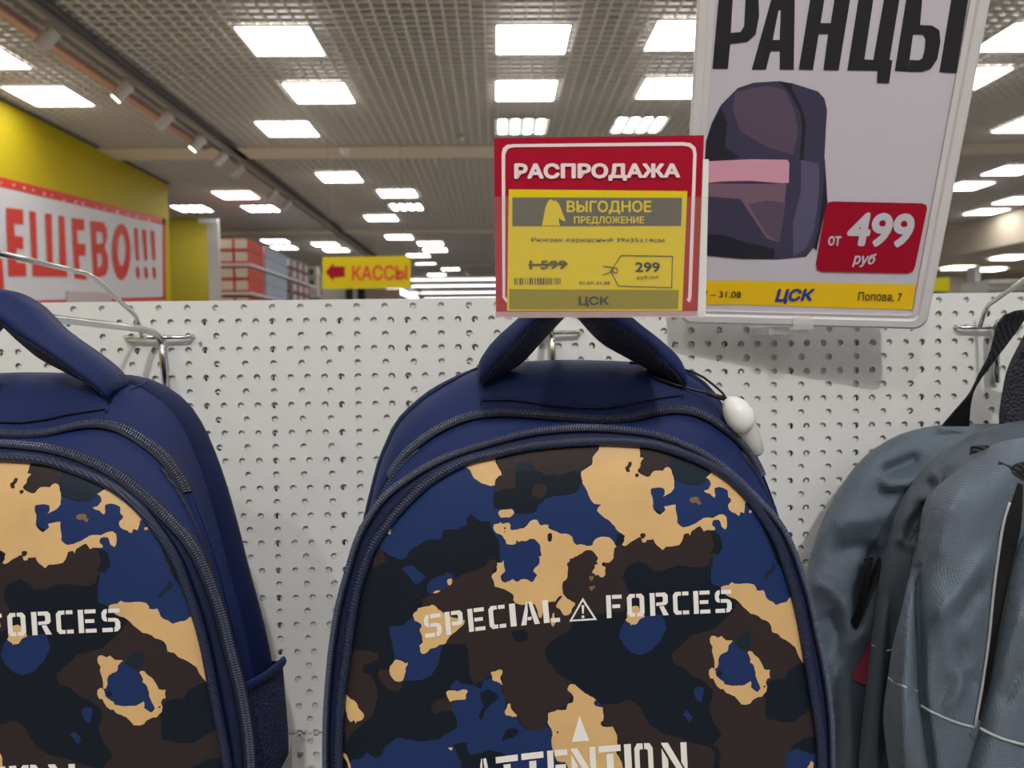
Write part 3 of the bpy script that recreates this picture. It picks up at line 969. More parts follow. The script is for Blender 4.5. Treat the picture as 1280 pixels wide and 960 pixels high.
b.slab([e1, e2, e3, e4], -TN*.003)
b.build('holder_edge', M_white, tg)
b = MB(); c = tp(TW*.33, THt*.52); b.box((c.x-.02, .402, c.z-.006), (c.x+.02, .4075, c.z+.006)); b.build('holder_clip', M_clear, tg)

# ------------------------------------------------------------------ camouflage backpacks
CR = {'c1': (420, 540, 6.4), 'c2': (600, 540, 6.4), 'c3': (780, 540, 5.565), 'c4': (420, 680, 6.4), 'c5': (600, 680, 6.4), 'c6': (780, 690, 5.052),
      'c7': (420, 810, 5.818), 'c8': (600, 810, 5.818), 'c9': (700, 720, 3.765), 'p': (0, 0, 1)}
def tr(s):
    out = []
    o = CR['p']
    for t in s.split():
        if t in CR:
            o = CR[t]
        else:
            a, b_ = t.split(',')
            out.append((o[0]+float(a)/o[2], o[1]+float(b_)/o[2]))
    return out
D_, L_, B_, T_, K_, O_ = 0, 1, 2, 3, 4, 5
CAM = [
 (L_, 'c1 380,800 c4 340,20 430,90 470,110 520,125 560,110 575,70 620,25 650,10 c1 640,930 700,880 750,860 790,860 850,860 850,800 870,780 970,780 1045,740 1050,680 1080,660 1120,690 1150,715 1210,715 c2 30,715 70,715 90,770 120,830 150,870 160,950 c5 155,60 160,110 150,200 200,330 480,320 600,0 c2 800,960 1080,905 1100,830 1150,800 950,560 860,420 815,410 800,420 790,470 740,495 690,505 600,510 530,530 480,570 440,640 350,655 250,640 190,620 110,610 105,560 115,470 125,430 c2 -20,380 c1 1040,250 600,330 450,600'),
 (L_, 'c4 785,0 830,-10 865,15 855,45 820,45 790,30'),
 (L_, 'c4 525,200 570,175 620,175 660,215 700,240 712,275 680,300 655,325 620,305 590,260'),
 (L_, 'c4 725,340 760,290 820,255 860,250 890,225 930,240 940,265 920,330 870,360 800,400 760,400 730,380'),
 (L_, 'c4 430,660 480,655 540,650 600,590 640,600 680,650 670,700 690,760 665,815 700,875 780,830 860,800 850,860 820,930 c7 750,100 720,150 690,200 640,225 560,235 490,245 500,150 430,100 c4 460,850 440,760'),
 (L_, 'c7 320,790 360,720 440,655 530,670 640,680 750,665 820,620 880,580 880,530 840,450 820,400 840,250 870,225 910,260 1000,270 1050,300 1070,230 1130,220 1200,260 1210,340 1230,360 c8 180,360 185,420 180,470 270,500 290,545 340,590 430,610 480,560 525,600 530,740 620,800 640,1000 c7 900,1100 100,1100 80,830 130,810 200,800 220,760 280,800'),
 (D_, 'c7 1050,320 1120,300 1160,330 1190,350 1170,380 1140,400 1090,450 1070,500 1060,525 1035,510 1050,460 1080,420 1050,370'),
 (D_, 'c8 160,680 180,610 210,585 270,590 285,610 260,640 240,650 200,660'),
 (D_, 'c7 850,700 900,690 950,690 970,780 1020,770 1060,765 1110,740 1200,760 1270,800 1290,960 930,960 910,830 880,780'),
 (L_, 'c3 300,380 355,330 400,350 470,370 540,365 580,320 700,380 850,500 930,560 1000,750 1060,900 c6 1050,180 1080,290 1000,340 960,350 900,310 880,250 835,250 830,210 680,200 630,220 600,215 555,200 550,150 560,70 c3 620,880 610,850 660,850 685,810 670,720 640,700 600,690 400,700 350,600 150,500 150,380'),
 (K_, 'c6 880,165 900,130 930,100 935,60 960,100 940,130 900,175'),
 (D_, 'c2 115,470 200,455 290,440 285,290 390,250 430,300 540,330 700,310 808,320 810,400 800,430 780,470 740,495 690,505 600,510 530,530 480,570 440,640 350,655 250,640 190,620 110,610 105,560'),
 (B_, 'c2 122,205 150,150 960,80 950,140 900,200 897,260 808,320 750,310 700,325 640,350 590,335 540,350 490,320 430,310 420,275 380,270 330,310 280,310 290,440 200,455 140,475 115,480 118,385 175,345'),
 (B_, 'c2 410,470 440,420 480,410 530,430 540,460 520,500 490,530 450,530 415,500'),
 (K_, 'c2 285,250 400,240 450,300 330,320 290,300'),
 (B_, 'c3 105,90 350,130 330,200 325,260 300,243 250,290 180,325 120,310 90,215'),
 (K_, 'c3 320,195 350,130 420,150 610,260 600,300 570,340 540,360 500,368 440,355 390,345 350,320 330,250'),
 (B_, 'c3 430,180 620,250 600,280 500,240'),
 (D_, 'c4 350,160 430,100 540,130 690,20 850,0 1000,-60 1280,-60 1280,110 1190,180 1080,220 940,270 850,390 750,410 690,440 685,505 640,570 600,595 540,640 430,660 400,560 200,560 230,300'),
 (L_, 'c4 525,200 570,175 620,175 660,215 700,240 712,275 680,300 655,325 620,305 590,260'),
 (L_, 'c4 725,340 760,290 820,255 860,250 890,225 930,240 940,265 920,330 870,360 800,400 760,400 730,380'),
 (K_, 'c4 770,20 840,-60 880,-10 865,30 855,45 820,45 790,30'),
 (D_, 'c1 700,880 750,860 850,860 850,800 870,780 970,780 1045,740 1050,680 1080,660 1120,690 1150,715 1210,715 1280,750 c2 70,715 90,770 120,830 150,870 160,950 c5 155,60 160,110 120,150 c1 1280,960 700,960'),
 (B_, 'c5 1280,400 1200,400 1170,340 1140,260 1160,200 1220,150 c6 94,53 140,75 180,120 250,120 290,100 340,85 400,90 480,100 540,80 c3 600,880 640,850 600,840 625,790 620,760 600,690 530,640 430,690 385,770 270,800 205,725 118,720 7,780 c2 1170,890 1070,925 c5 1070,100 1000,150 1000,200 940,250 920,160 930,60 820,40 700,120 690,200 655,300 500,470 300,470 250,400 160,340 100,310 90,250 120,190 130,130 100,120 c4 1230,130 1190,180 1080,220 940,275 920,335 840,380 750,410 690,440 690,505 760,485 870,560 1020,620 930,720 870,800 830,810 930,800 1030,800 1055,850 1060,960 c7 960,0 970,200 1000,260 1060,240 1130,200 c8 160,180 165,340 200,400 270,490 300,545 380,600 430,610 480,570 490,475 560,450 640,410 690,300 670,240 630,230 560,190 510,110 c5 540,960 520,850 560,790 640,730 730,680 740,620 900,560 1000,550 1150,540 1200,450'),
 (D_, 'c5 250,700 300,690 350,680 390,720 380,770 330,785 270,770'),
 (D_, 'c4 860,800 1030,800 1055,850 1060,960 c7 960,0 970,200 870,225 830,290 800,330 690,200 750,120 820,0 c4 820,930'),
 (L_, 'c5 1180,590 1140,650 1115,740 1150,810 1200,860 1260,885 c6 60,650 100,650 170,625 200,590 230,560 262,490 270,480 255,430 240,395 180,400'),
 (B_, 'c6 300,640 360,590 420,530 560,490 640,420 690,370 720,320 700,280 800,370 870,400 930,470 1080,580 1160,690 1100,705 1040,750 1020,800 970,800 930,810 900,840 c9 950,500 965,560 970,670 1050,690 1100,690 1190,610 1240,700 1240,760 1150,760 1090,800 1080,840 1060,904 1060,1000 760,1000 750,860 720,800 760,740 720,680 700,620 720,560 c6 560,870 520,830 480,800 440,790 380,730 310,700'),
 (D_, 'c9 680,820 740,800 760,850 720,880 690,860'),
 (L_, 'c9 1060,840 1120,810 1180,840 1240,820 1240,1000 1060,1000'),
 (B_, 'c9 200,600 260,605 330,580 380,620 400,660 420,700 480,740 560,760 640,790 700,800 730,840 720,1000 280,1000 270,800 265,720 205,700'),
 (B_, 'c4 290,200 300,120 340,40 380,50 385,90 400,140 350,160'),
 (B_, 'c7 90,60 150,10 300,30 310,80 240,110 200,120 190,180 260,200 290,280 300,340 290,420 260,500 200,540 130,600 70,700 40,350'),
 (B_, 'c7 400,110 385,160 320,150 300,190 330,250 400,310 440,320 480,290 480,240'),
 (B_, 'c7 690,450 720,390 780,370 810,350 850,400 840,450 770,455 720,480'),
 (L_, 'c6 690,560 730,600 780,640 795,690 815,710 830,760 845,830 862,850 845,885 810,860 800,815 740,840 640,835 585,800 578,740 598,710 595,670 650,630 660,590'),
 (D_, 'c6 585,755 610,745 625,770 610,785 590,780'),
 (L_, 'c6 440,870 460,853 480,850 505,860 500,900 490,950 465,940 445,900'),
 (L_, 'p 853,893 858,888 866,897 862,904'),
 (K_, 'c6 700,580 735,520 780,500 805,520 800,590 770,620 730,610'),
 (T_, 'c1 1000,260 1045,285 1075,305 1090,345 1105,370 1135,390 1165,410 1200,420 1235,432 c2 95,430 118,425 120,400 125,380 150,352 172,345 170,325 160,305 140,270 122,235 122,120 -20,120'),
 (T_, 'c2 960,70 955,110 950,145 920,175 900,205 897,260 860,285 808,320 808,345 812,370 820,410 840,440 860,480 870,510 895,555 915,575 940,578 970,580 955,595 945,605 935,630 960,655 1000,690 1050,725 1080,755 1100,790 1125,810 1150,840 1155,870 1135,905 1160,912 1200,885 1240,862 c3 110,730 118,738 128,768 150,768 160,750 205,745 212,765 225,785 250,805 270,822 295,797 340,795 385,785 400,765 410,740 415,715 430,706 450,705 460,722 470,690 500,670 530,655 545,675 555,693 575,682 600,682 635,680 632,665 615,650 612,635 620,615 640,610 660,612 670,625 675,645 680,660 705,680 715,660 717,630 712,590 690,572 650,580 620,598 590,595 550,600 520,620 500,635 450,657 410,664 388,650 370,630 372,605 368,580 360,545 360,505 330,508 300,515 280,518 288,545 265,565 250,577 230,565 215,550 205,535 200,520 202,490 200,460 188,430 185,410 190,392 220,388 260,388 280,395 284,415 282,435 272,450 300,435 325,422 340,405 350,388 350,345 345,310 335,290 330,265 320,250 300,243 285,250 270,270 240,268 210,270 190,290 180,308 160,312 135,302 115,292 100,280 95,265 115,240 115,215 125,195 138,182 125,177 110,175 108,70'),
 (B_, 'c2 1160,290 1165,278 1180,268 1190,238 1215,240 1212,270 1195,290 1200,318 1175,322'),
 (B_, 'c3 75,295 85,288 100,288 105,302 95,315 82,315'),
 (B_, 'c3 112,715 118,706 140,703 151,712 150,725 138,738 122,745 116,735'),
 (D_, 'c2 1095,825 1110,810 1130,808 1140,818 1160,830 1155,850 1145,860 1125,870 1140,895 1135,908 1115,905 1105,870'),
 (T_, 'c3 640,200 612,265 605,285 585,305 570,318 588,328 600,345 605,365 600,375 585,400 555,408 570,422 600,430 612,445 630,458 635,440 630,410 630,390 650,385 660,382 690,388 720,405 723,425 725,450 745,468 742,485 725,505 725,525 735,545 755,560 775,565 790,580 800,583 808,575 806,560 820,558 835,565 838,545 840,500 870,480 980,440 800,260'),
 (T_, 'c3 870,545 885,542 890,555 882,565 870,560'),
 (O_, 'c3 455,465 470,455 505,450 522,460 522,480 537,487 535,500 525,510 515,500 500,490 480,495 460,485'),
 (T_, 'c2 105,765 110,742 130,735 155,732 160,720 180,735 230,725 245,745 240,770 250,785 300,780 350,770 375,750 400,715 430,700 460,705 470,730 485,748 520,740 550,745 545,765 580,785 610,795 640,812 680,812 720,825 738,840 745,870 755,890 775,905 800,898 860,912 900,905 905,880 925,855 945,845 1000,838 1030,842 1050,855 1070,880 1080,900 1092,918 1075,930 1070,950 c5 1085,20 1075,40 1070,70 1070,110 1050,135 1030,150 1005,150 985,145 972,158 980,175 1005,185 1000,210 1003,245 990,262 975,268 960,262 945,245 925,252 918,240 900,232 898,218 918,195 920,165 945,160 932,140 945,115 930,90 910,65 895,52 870,48 850,50 830,60 815,75 780,95 740,115 715,118 718,140 700,150 695,162 705,190 700,230 700,260 690,285 665,300 660,320 658,340 660,370 665,400 700,440 735,460 760,470 760,490 745,505 735,520 730,545 715,562 700,570 680,572 665,565 650,540 640,520 620,512 608,500 615,480 630,455 655,425 660,415 640,415 620,432 605,455 600,462 550,465 510,470 505,520 500,560 490,592 475,590 465,570 460,530 450,510 440,485 420,478 390,475 370,482 340,488 310,482 290,475 265,450 270,430 265,405 245,390 220,375 190,360 160,352 118,342 115,320 108,295 92,262 100,240 130,222 138,200 132,180 140,165 135,150 175,148 188,130 190,160 195,190 203,215 180,238 165,255 170,285 180,300 205,310 220,300 240,295 260,280 275,290 290,302 310,298 330,282 380,283 400,300 415,305 430,295 440,275 458,248 440,230 425,215 440,190 465,170 475,155 478,120 468,100 488,100 492,80 485,60 485,0 c2 485,920 475,895 460,880 445,865 435,855 400,855 370,872 330,870 310,880 295,868 285,870 292,890 270,900 230,900 210,893 205,865 190,850 180,830 155,815 135,812 115,790'),
 (D_, 'c2 540,820 555,808 575,810 578,840 572,872 555,880 540,865'),
 (D_, 'c2 190,765 200,760 208,768 205,778 195,778'),
 (D_, 'c2 192,795 200,793 200,803 193,803'),
 (T_, 'c2 145,650 155,630 170,622 215,620 250,614 265,625 275,645 260,665 240,682 200,683 165,685'),
 (T_, 'c4 615,570 625,550 650,535 655,515 690,505 720,500 750,495 765,485 785,490 800,500 815,520 840,535 870,560 890,575 940,590 1030,610 1025,640 1010,655 985,675 960,700 930,720 905,745 880,790 870,800 830,805 800,828 780,832 750,840 735,862 715,875 695,880 680,870 672,850 675,830 665,815 680,800 695,785 690,765 690,740 680,715 670,695 672,680 685,660 680,640 650,620 630,615 622,590'),
 (T_, 'c4 888,290 905,278 925,278 930,300 925,318 910,333 895,325'),
 (T_, 'c4 775,390 790,378 810,370 838,375 815,388 795,395'),
 (T_, 'c7 388,160 392,135 410,115 430,85 445,85 465,90 485,98 500,110 510,112 522,103 520,125 505,145 508,170 500,190 495,215 485,238 465,245 430,240 415,225 400,205 390,185'),
 (T_, 'c7 75,340 90,355 110,372 130,380 150,400 158,420 165,440 180,455 195,470 205,490 200,510 185,525 165,532 150,535 142,552 138,535 125,525 115,538 100,535 88,515 80,480 70,440 70,400'),
 (T_, 'c7 800,325 812,312 825,308 860,308 880,315 900,310 925,300 945,303 958,310 955,325 945,335 945,360 940,375 910,376 880,378 850,382 830,392 820,375 808,350'),
 (T_, 'c8 78,175 95,172 110,170 130,160 150,155 163,165 163,185 150,205 148,225 158,250 162,270 145,255 125,245 90,232 90,210'),
 (T_, 'c8 178,465 185,450 195,435 200,410 215,402 222,410 222,430 232,450 250,470 270,490 262,500 235,500 215,492 190,490'),
 (T_, 'c8 635,300 645,275 660,262 690,265 705,280 740,310 765,330 800,350 825,360 845,380 830,390 828,405 840,420 870,428 895,432 895,470 900,500 895,530 880,535 878,555 890,570 920,575 965,572 975,590 990,620 998,660 1000,700 990,760 1010,790 1030,830 1040,880 1040,960 900,1060 740,1040 640,870 620,830 560,820 545,790 530,740 520,690 520,660 527,640 520,590 500,560 490,540 495,500 495,475 520,465 540,462 565,448 600,452 625,450 635,420 640,405 670,398 680,380 680,355 665,330 645,315'),
 (D_, 'c8 558,605 570,605 572,620 560,622'),
 (L_, 'c8 835,385 850,385 880,410 885,425 850,425 835,410'),
 (T_, 'c6 610,225 625,215 660,210 680,190 700,200 730,202 790,198 820,205 835,225 838,242 860,245 880,240 890,260 900,290 915,305 940,315 960,335 975,330 1000,320 1030,312 1050,285 1110,290 1200,700 1130,700 1110,670 1095,640 1080,600 1050,575 1020,555 990,540 970,515 935,505 930,470 920,450 890,430 870,425 850,405 800,390 780,370 750,345 720,310 700,295 650,275 620,250'),
 (T_, 'c6 535,770 538,745 555,730 570,735 578,750 580,770 585,785 600,798 615,810 630,818 635,835 660,840 690,845 725,842 760,840 785,825 800,815 805,830 802,855 820,870 840,885 862,860 855,840 845,820 838,800 830,780 832,760 825,740 820,720 812,708 795,695 800,680 790,655 780,635 790,625 808,628 830,655 850,670 865,695 885,740 905,745 922,742 922,795 905,800 895,825 905,850 900,880 885,895 870,915 850,915 820,930 800,955 770,965 740,962 720,935 700,912 670,898 640,885 628,865 610,866 590,850 575,825 565,800 545,798'),
 (T_, 'c6 542,550 550,532 568,528 595,542 615,530 630,545 645,558 690,560 670,580 660,592 658,615 650,630 625,640 605,655 595,680 598,705 585,735 572,735 572,700 568,670 562,650 555,625 560,600 545,575'),
 (D_, 'c6 880,848 893,843 895,853 882,857'),
 (T_, 'c6 10,430 20,415 18,385 30,360 50,345 75,338 92,345 100,365 120,385 130,400 130,412 100,425 90,440 80,455 60,460 50,456 45,466 38,450 20,440'),
 (O_, 'c5 870,262 885,255 910,255 908,280 895,296 880,290'),
 (O_, 'c5 868,345 885,338 900,338 920,332 918,350 900,365 892,378 880,362'),
 (T_, 'c5 560,600 575,590 582,555 592,550 595,580 600,600 607,628 595,645 585,662 572,650 565,625'),
 (T_, 'c1 442,740 438,790 436,820 420,815 405,800 425,780'),
 (T_, 'c7 50,765 62,765 75,775 90,810 105,850 108,880 95,880 85,840 60,800'),
 (T_, 'c7 815,728 835,722 850,728 838,748'),
 (T_, 'c9 1165,900 1180,870 1195,880 1195,1000 1160,960'),
]
# outlines, pixels of the middle bag, clockwise from the bottom centre
P_PX = [(722, 1238), (580, 1235), (500, 1215), (450, 1160), (432, 1080), (429, 960), (429, 922), (432, 869), (438, 826), (444, 781), (450, 747), (457, 721), (469, 689), (488, 660), (511, 633), (543, 604), (583, 582), (618, 573), (666, 563), (740, 557), (800, 559), (840, 568), (889, 589), (920, 612), (942, 639), (966, 678), (981, 720), (990, 750), (998, 785), (1005, 829), (1014, 885), (1020, 932), (1022, 1000), (1020, 1080), (1005, 1160), (960, 1215), (870, 1235)]
Z_PX = [(724, 1273), (570, 1270), (480, 1245), (425, 1180), (408, 1090), (407, 960), (408, 893), (413, 826), (420, 774), (426, 746), (434, 717), (446, 677), (459, 651), (479, 623), (507, 600), (540, 580), (575, 565), (625, 550), (675, 539), (736, 535), (792, 539), (820, 544), (849, 553), (891, 574), (925, 602), (951, 628), (976, 657), (992, 689), (1002, 718), (1011, 747), (1019, 785), (1030, 835), (1038, 894), (1040, 960), (1042, 1090), (1025, 1180), (975, 1245), (880, 1270)]
Z2_PX = [(722, 1262), (590, 1255), (500, 1230), (445, 1170), (430, 1090), (427, 960), (434, 800), (448, 720), (466, 645), (484, 602), (505, 570), (535, 545), (562, 530), (590, 520), (625, 516), (662, 518), (720, 523), (760, 525), (792, 522), (820, 515), (849, 512), (877, 518), (905, 535), (927, 554), (944, 578), (958, 610), (975, 660), (990, 720), (1003, 800), (1012, 960), (1010, 1090), (990, 1180), (940, 1235), (860, 1255)]
C_PX = [(722, 1255), (595, 1248), (508, 1224), (452, 1165), (438, 1090), (434, 960), (438, 800), (452, 720), (470, 635), (490, 590), (512, 560), (545, 532), (575, 517), (601, 505), (640, 505), (680, 511), (720, 515), (750, 516), (780, 512), (806, 506), (830, 500), (854, 498), (880, 508), (908, 526), (930, 548), (946, 574), (960, 610), (972, 660), (986, 720), (998, 800), (1006, 960), (1004, 1090), (984, 1174), (932, 1228), (855, 1248)]
H_PX = [(718, 1215), (600, 1208), (520, 1185), (466, 1120), (448, 1040), (442, 960), (444, 800), (449, 720), (457, 655), (466, 615), (475, 580), (485, 555), (497, 530), (515, 510), (540, 490), (570, 472), (597, 459), (640, 453), (690, 450), (736, 450), (787, 452), (830, 456), (860, 467), (885, 486), (903, 512), (919, 550), (932, 592), (944, 640), (956, 695), (970, 754), (980, 811), (988, 900), (990, 960), (986, 1060), (966, 1130), (915, 1185), (840, 1208)]
NP = 200
Pq, Zq, Z2q, Cq, Hq = [spline(p, NP) for p in (P_PX, Z_PX, Z2_PX, C_PX, H_PX)]
def panel_depth(x, y, e):
    e = np.asarray(e)
    return .4535-.0022*(1-np.exp(-e/5.))-.0105*(1-np.exp(-e/75.))
cen = np.array([722., 900.])
# front panel with the printed camouflage
def camo_panel(parent):
    edge = offset(Pq, 1.5)
    xs = np.arange(420, 1035, 9)
    ys = np.arange(545, 1245, 9)
    gpts = np.array([(x+(4.5 if k % 2 else 0), y) for k, y in enumerate(ys) for x in xs])
    gpts = gpts[inside(gpts, offset(Pq, -4))]
    ring1 = [offset(Pq, -s) for s in (2.5, 6, 12, 22)]
    pts = [Vector((float(a), float(b_))) for a, b_ in edge]
    faces = [list(range(len(pts)))]
    kinds = [D_]
    rr = random.Random(11)
    for kind, s in CAM:
        pl = tr(s)
        out = []
        n = len(pl)
        for i in range(n):
            a, c = pl[i], pl[(i+1) % n]
            out.append(a)
            L = math.hypot(c[0]-a[0], c[1]-a[1])
            m_ = int(L//6)
            for q in range(1, m_+1):
                t = q/(m_+1)
                j = min(.9, L*.08)
                out.append((a[0]+(c[0]-a[0])*t+rr.uniform(-j, j), a[1]+(c[1]-a[1])*t+rr.uniform(-j, j)))
        b0 = len(pts)
        pts += [Vector(p) for p in out]
        faces.append(list(range(b0, b0+len(out))))
        kinds.append(kind)
    for r_ in ring1:
        pts += [Vector((float(a), float(b_))) for a, b_ in r_[::2]]
    pts += [Vector((float(a), float(b_))) for a, b_ in gpts]
    E_ = [(f_[i], f_[(i+1) % len(f_)]) for f_ in faces for i in range(len(f_))]
    vo, eo, fo, ov, oe, of = delaunay_2d_cdt(pts, E_, [], 0, 1e-4, True)
    V = np.array([(v.x, v.y) for v in vo])
    FA = np.array([tuple(f_) for f_ in fo])
    cc = V[FA].mean(1)
    col = np.zeros(len(cc), int)
    for fc, kd in zip(faces[1:], kinds[1:]):
        pl = np.array([(pts[i].x, pts[i].y) for i in fc])
        mk = np.where((cc[:, 0] > pl[:, 0].min()) & (cc[:, 0] < pl[:, 0].max()) & (cc[:, 1] > pl[:, 1].min()) & (cc[:, 1] < pl[:, 1].max()))[0]
        if len(mk):
            col[mk[inside(cc[mk], pl)]] = kd
    ins = inside(cc, edge)
    keep = [tuple(int(i) for i in f_)[::-1] for f_, k_ in zip(FA, ins) if k_]
    idx = [int(c_) for c_, k_ in zip(col, ins) if k_]
    e = edge_dist(V, edge[::2])
    dd = panel_depth(V[:, 0], V[:, 1], e)
    vs = [W(x, y, d) for (x, y), d in zip(V, dd)]
    o = mesh('front_panel', vs, keep, CAMO, parent, idx, smooth=True)
    return o
def depth_at(pts):
    e = edge_dist(pts, offset(Pq, 1.5)[::2])
    return panel_depth(0, 0, e)
# stencil glyphs in a unit cell, y up; each glyph is a list of convex-ish polygons
def G(s):
    return [[tuple(float(c) for c in p.split(',')) for p in q.split()] for q in s.split('|')]
GL = {
 'S': G('.38,1 1,1 1,.82 .38,.82|.30,1 .12,.96 0,.84 0,.6 .1,.48 .28,.44 .28,.6 .24,.66 .24,.76 .30,.82|.34,.60 .34,.44 .68,.44 .72,.4 .72,.22 .66,.18 .66,0 .86,.03 1,.16 1,.42 .9,.55 .72,.60|0,.18 .58,.18 .58,0 0,0'),
 'P': G('0,1 .28,1 .28,0 0,0|.36,1 .86,1 1,.88 1,.48 .86,.36 .36,.36 .36,.53 .68,.53 .74,.58 .74,.78 .68,.83 .36,.83'),
 'E': G('0,1 .3,1 .3,0 0,0|.38,1 1,1 1,.83 .38,.83|.38,.58 .9,.58 .9,.42 .38,.42|.38,.17 1,.17 1,0 .38,0'),
 'C': G('.52,1 .16,1 0,.86 0,.14 .16,0 .52,0 .52,.17 .34,.17 .28,.22 .28,.78 .34,.83 .52,.83|.6,1 1,1 1,.83 .6,.83|.6,.17 1,.17 1,0 .6,0'),
 'I': G('0,1 1,1 1,0 0,0'),
 'A': G('0,0 .28,0 .42,.62 .42,1 .36,1|.48,1 .66,1 1,0 .72,0 .60,.42|.38,.34 .60,.34 .56,.2 .36,.2'),
 'L': G('0,1 .36,1 .36,0 0,0|.46,.18 1,.18 1,0 .46,0'),
 'F': G('0,1 .3,1 .3,0 0,0|.38,1 1,1 1,.83 .38,.83|.38,.58 .88,.58 .88,.42 .38,.42'),
 'O': G('.46,1 .16,1 0,.86 0,.14 .16,0 .46,0 .46,.17 .32,.17 .27,.22 .27,.78 .32,.83 .46,.83|.54,1 .84,1 1,.86 1,.14 .84,0 .54,0 .54,.17 .68,.17 .73,.22 .73,.78 .68,.83 .54,.83'),
 'R': G('0,1 .27,1 .27,0 0,0|.34,1 .84,1 .98,.88 .98,.56 .88,.46 .34,.42 .34,.57 .66,.58 .71,.63 .71,.78 .66,.83 .34,.83|.5,.40 .74,.42 1,0 .70,0'),
 'T': G('0,1 1,1 1,.82 0,.82|.34,.76 .66,.76 .66,0 .34,0'),
 'N': G('0,1 .26,1 1,.02 1,0 .76,0 0,.96|0,.84 .24,.52 .24,0 0,0|.76,1 1,1 1,.12 .76,.44'),
}
BL = [(532, 797.5), (560, 793.5), (590, 789.5), (642, 783), (690, 778), (762, 772.5), (816, 769.8), (877, 767), (915, 765.5)]
def baseline(x, pts):
    xs = [p[0] for p in pts]; ys = [p[1] for p in pts]
    return float(np.interp(x, xs, ys))
WORDS = [('S', 531.7, 553), ('P', 558, 580), ('E', 586.5, 607), ('C', 612.5, 633), ('I', 638.5, 646), ('A', 651.5, 675), ('L', 680, 700),
         ('F', 758.6, 778), ('O', 784.5, 806), ('R', 813, 836), ('C', 842, 861.5), ('E', 867.5, 888.0), ('S', 894.5, 915)]
WORD2 = [('A', 594, 614.5), ('T', 619.5, 647), ('T', 651.5, 679), ('E', 683.7, 709), ('N', 713.5, 744), ('T', 748, 775.5), ('I', 779.8, 788.5), ('O', 792.5, 815.5), ('N', 826.5, 858)]
BL2 = [(590, 950), (635, 944.5), (665, 940.5), (700, 937), (730, 934.5), (762, 931.7), (785, 930), (803, 929), (858, 927.8)]
def lettering(parent, which):
    polys = []
    for ch, a, b_ in (WORDS if which == 0 else []):
        for pl in GL[ch]:
            q = []
            for u, v in pl:
                x = a+(b_-a)*u
                sl = -.1 if x < 700 else -.045
                q.append((x+sl*(v*28)*.9, baseline(x, BL)-v*28.5))
            polys.append(q)
    for ch, a, b_ in (WORD2 if which else []):
        for pl in GL[ch]:
            polys.append([(a+(b_-a)*u-(1-v)*44*(-.05), baseline(a+(b_-a)*u, BL2)+(1-v)*44) for u, v in pl])
    tri_o = [(728.5, 747), (746.3, 774.8), (711.5, 777)]
    tri_i = [(728.4, 751.5), (742.3, 772.9), (715.5, 774.6)]
    for i in (range(3) if which == 0 else []):
        j = (i+1) % 3
        polys.append([tri_o[i], tri_o[j], tri_i[j], tri_i[i]])
    if which == 0:
        polys.append([(726.8, 756.5), (730.4, 756.3), (729.6, 767), (727.8, 767)])
        polys.append([(728.7+1.9*math.cos(t), 771+1.9*math.sin(t)) for t in [k*math.pi/4 for k in range(8)]])
    else:
        polys.append([(724.3, 894.5), (736.8, 926), (714.8, 927.5)])
    allp = [p for pl in polys for p in pl]
    dd = depth_at(allp)-.0004
    vs, fs = [], []
    k = 0
    for pl in polys:
        tri = tessellate_polygon([[Vector((x, y, 0)) for x, y in pl]])
        b0 = len(vs)
        for p in pl:
            vs.append(W(p[0], p[1], dd[k])); k += 1
        fs += [tuple(b0+i for i in t) for t in tri]
    mesh('printed_words' if which == 0 else 'printed_warning', vs, fs, M_print, parent)
def zipper(parent, ring, out_ring, name='zipper', wid=.0042, span=None):
    """ring: centre line (world), out_ring: neighbour ring giving the across direction"""
    N = len(ring)
    tape = MB()
    A, B, Cc, Dd = [], [], [], []
    for i in range(N):
        t = (ring[(i+1) % N]-ring[i-1]).normalized()
        ac = (out_ring[i]-ring[i]); ac = (ac-t*ac.dot(t)).normalized()
        nr = t.cross(ac)
        if nr.y > 0:
            nr = -nr
        A.append(ring[i]-ac*wid+nr*.0002); B.append(ring[i]-ac*wid+nr*.0010)
        Cc.append(ring[i]+ac*wid+nr*.0010); Dd.append(ring[i]+ac*wid+nr*.0002)
    if span is None:
        tape.loft([A, B, Cc, Dd])
    else:
        tape.loft([[A[i], B[i], Cc[i], Dd[i]] for i in range(span[0], span[1])], close0=True, close1=True)
    zp = tape.build(name, M_tape, parent)
    th = MB()
    L = sum((ring[(i+1) % N]-ring[i]).length for i in range(N))
    n = int(L/.0016)
    seg = [0]
    for i in range(N):
        seg.append(seg[-1]+(ring[(i+1) % N]-ring[i]).length)
    sg_ = np.array(seg)
    for k in range(n):
        s = L*k/n
        i = min(N-1, int(np.searchsorted(sg_, s, side='right'))-1)
        if span and not (span[0] <= i < span[1]-1):
            continue
        f_ = (s-seg[i])/(seg[i+1]-seg[i]+1e-9)
        p = ring[i].lerp(ring[(i+1) % N], f_)
        t = (ring[(i+1) % N]-ring[i]).normalized()
        ac = out_ring[i]-ring[i]; ac = (ac-t*ac.dot(t)).normalized()
        nr = t.cross(ac)
        if nr.y > 0:
            nr = -nr
        for sd in (-1, 1):
            c = p+ac*(sd*.0013)+nr*.0014+t*(.0004*sd)
            e1, e2, e3 = ac*.0011, t*.00042, nr*.0007
            th.add([c-e1-e2-e3, c+e1-e2-e3, c+e1+e2-e3, c-e1+e2-e3, c-e1*.8-e2*.7+e3, c+e1*.8-e2*.7+e3, c+e1*.8+e2*.7+e3, c-e1*.8+e2*.7+e3],
                   [(4, 5, 6, 7), (0, 1, 5, 4), (1, 2, 6, 5), (2, 3, 7, 6), (3, 0, 4, 7)])
    o = th.build('zipper_teeth', M_teeth, zp)
    o['kind'] = 'stuff'
    return zp
def lerp(a, b_, t):
    return a*(1-t)+b_*t
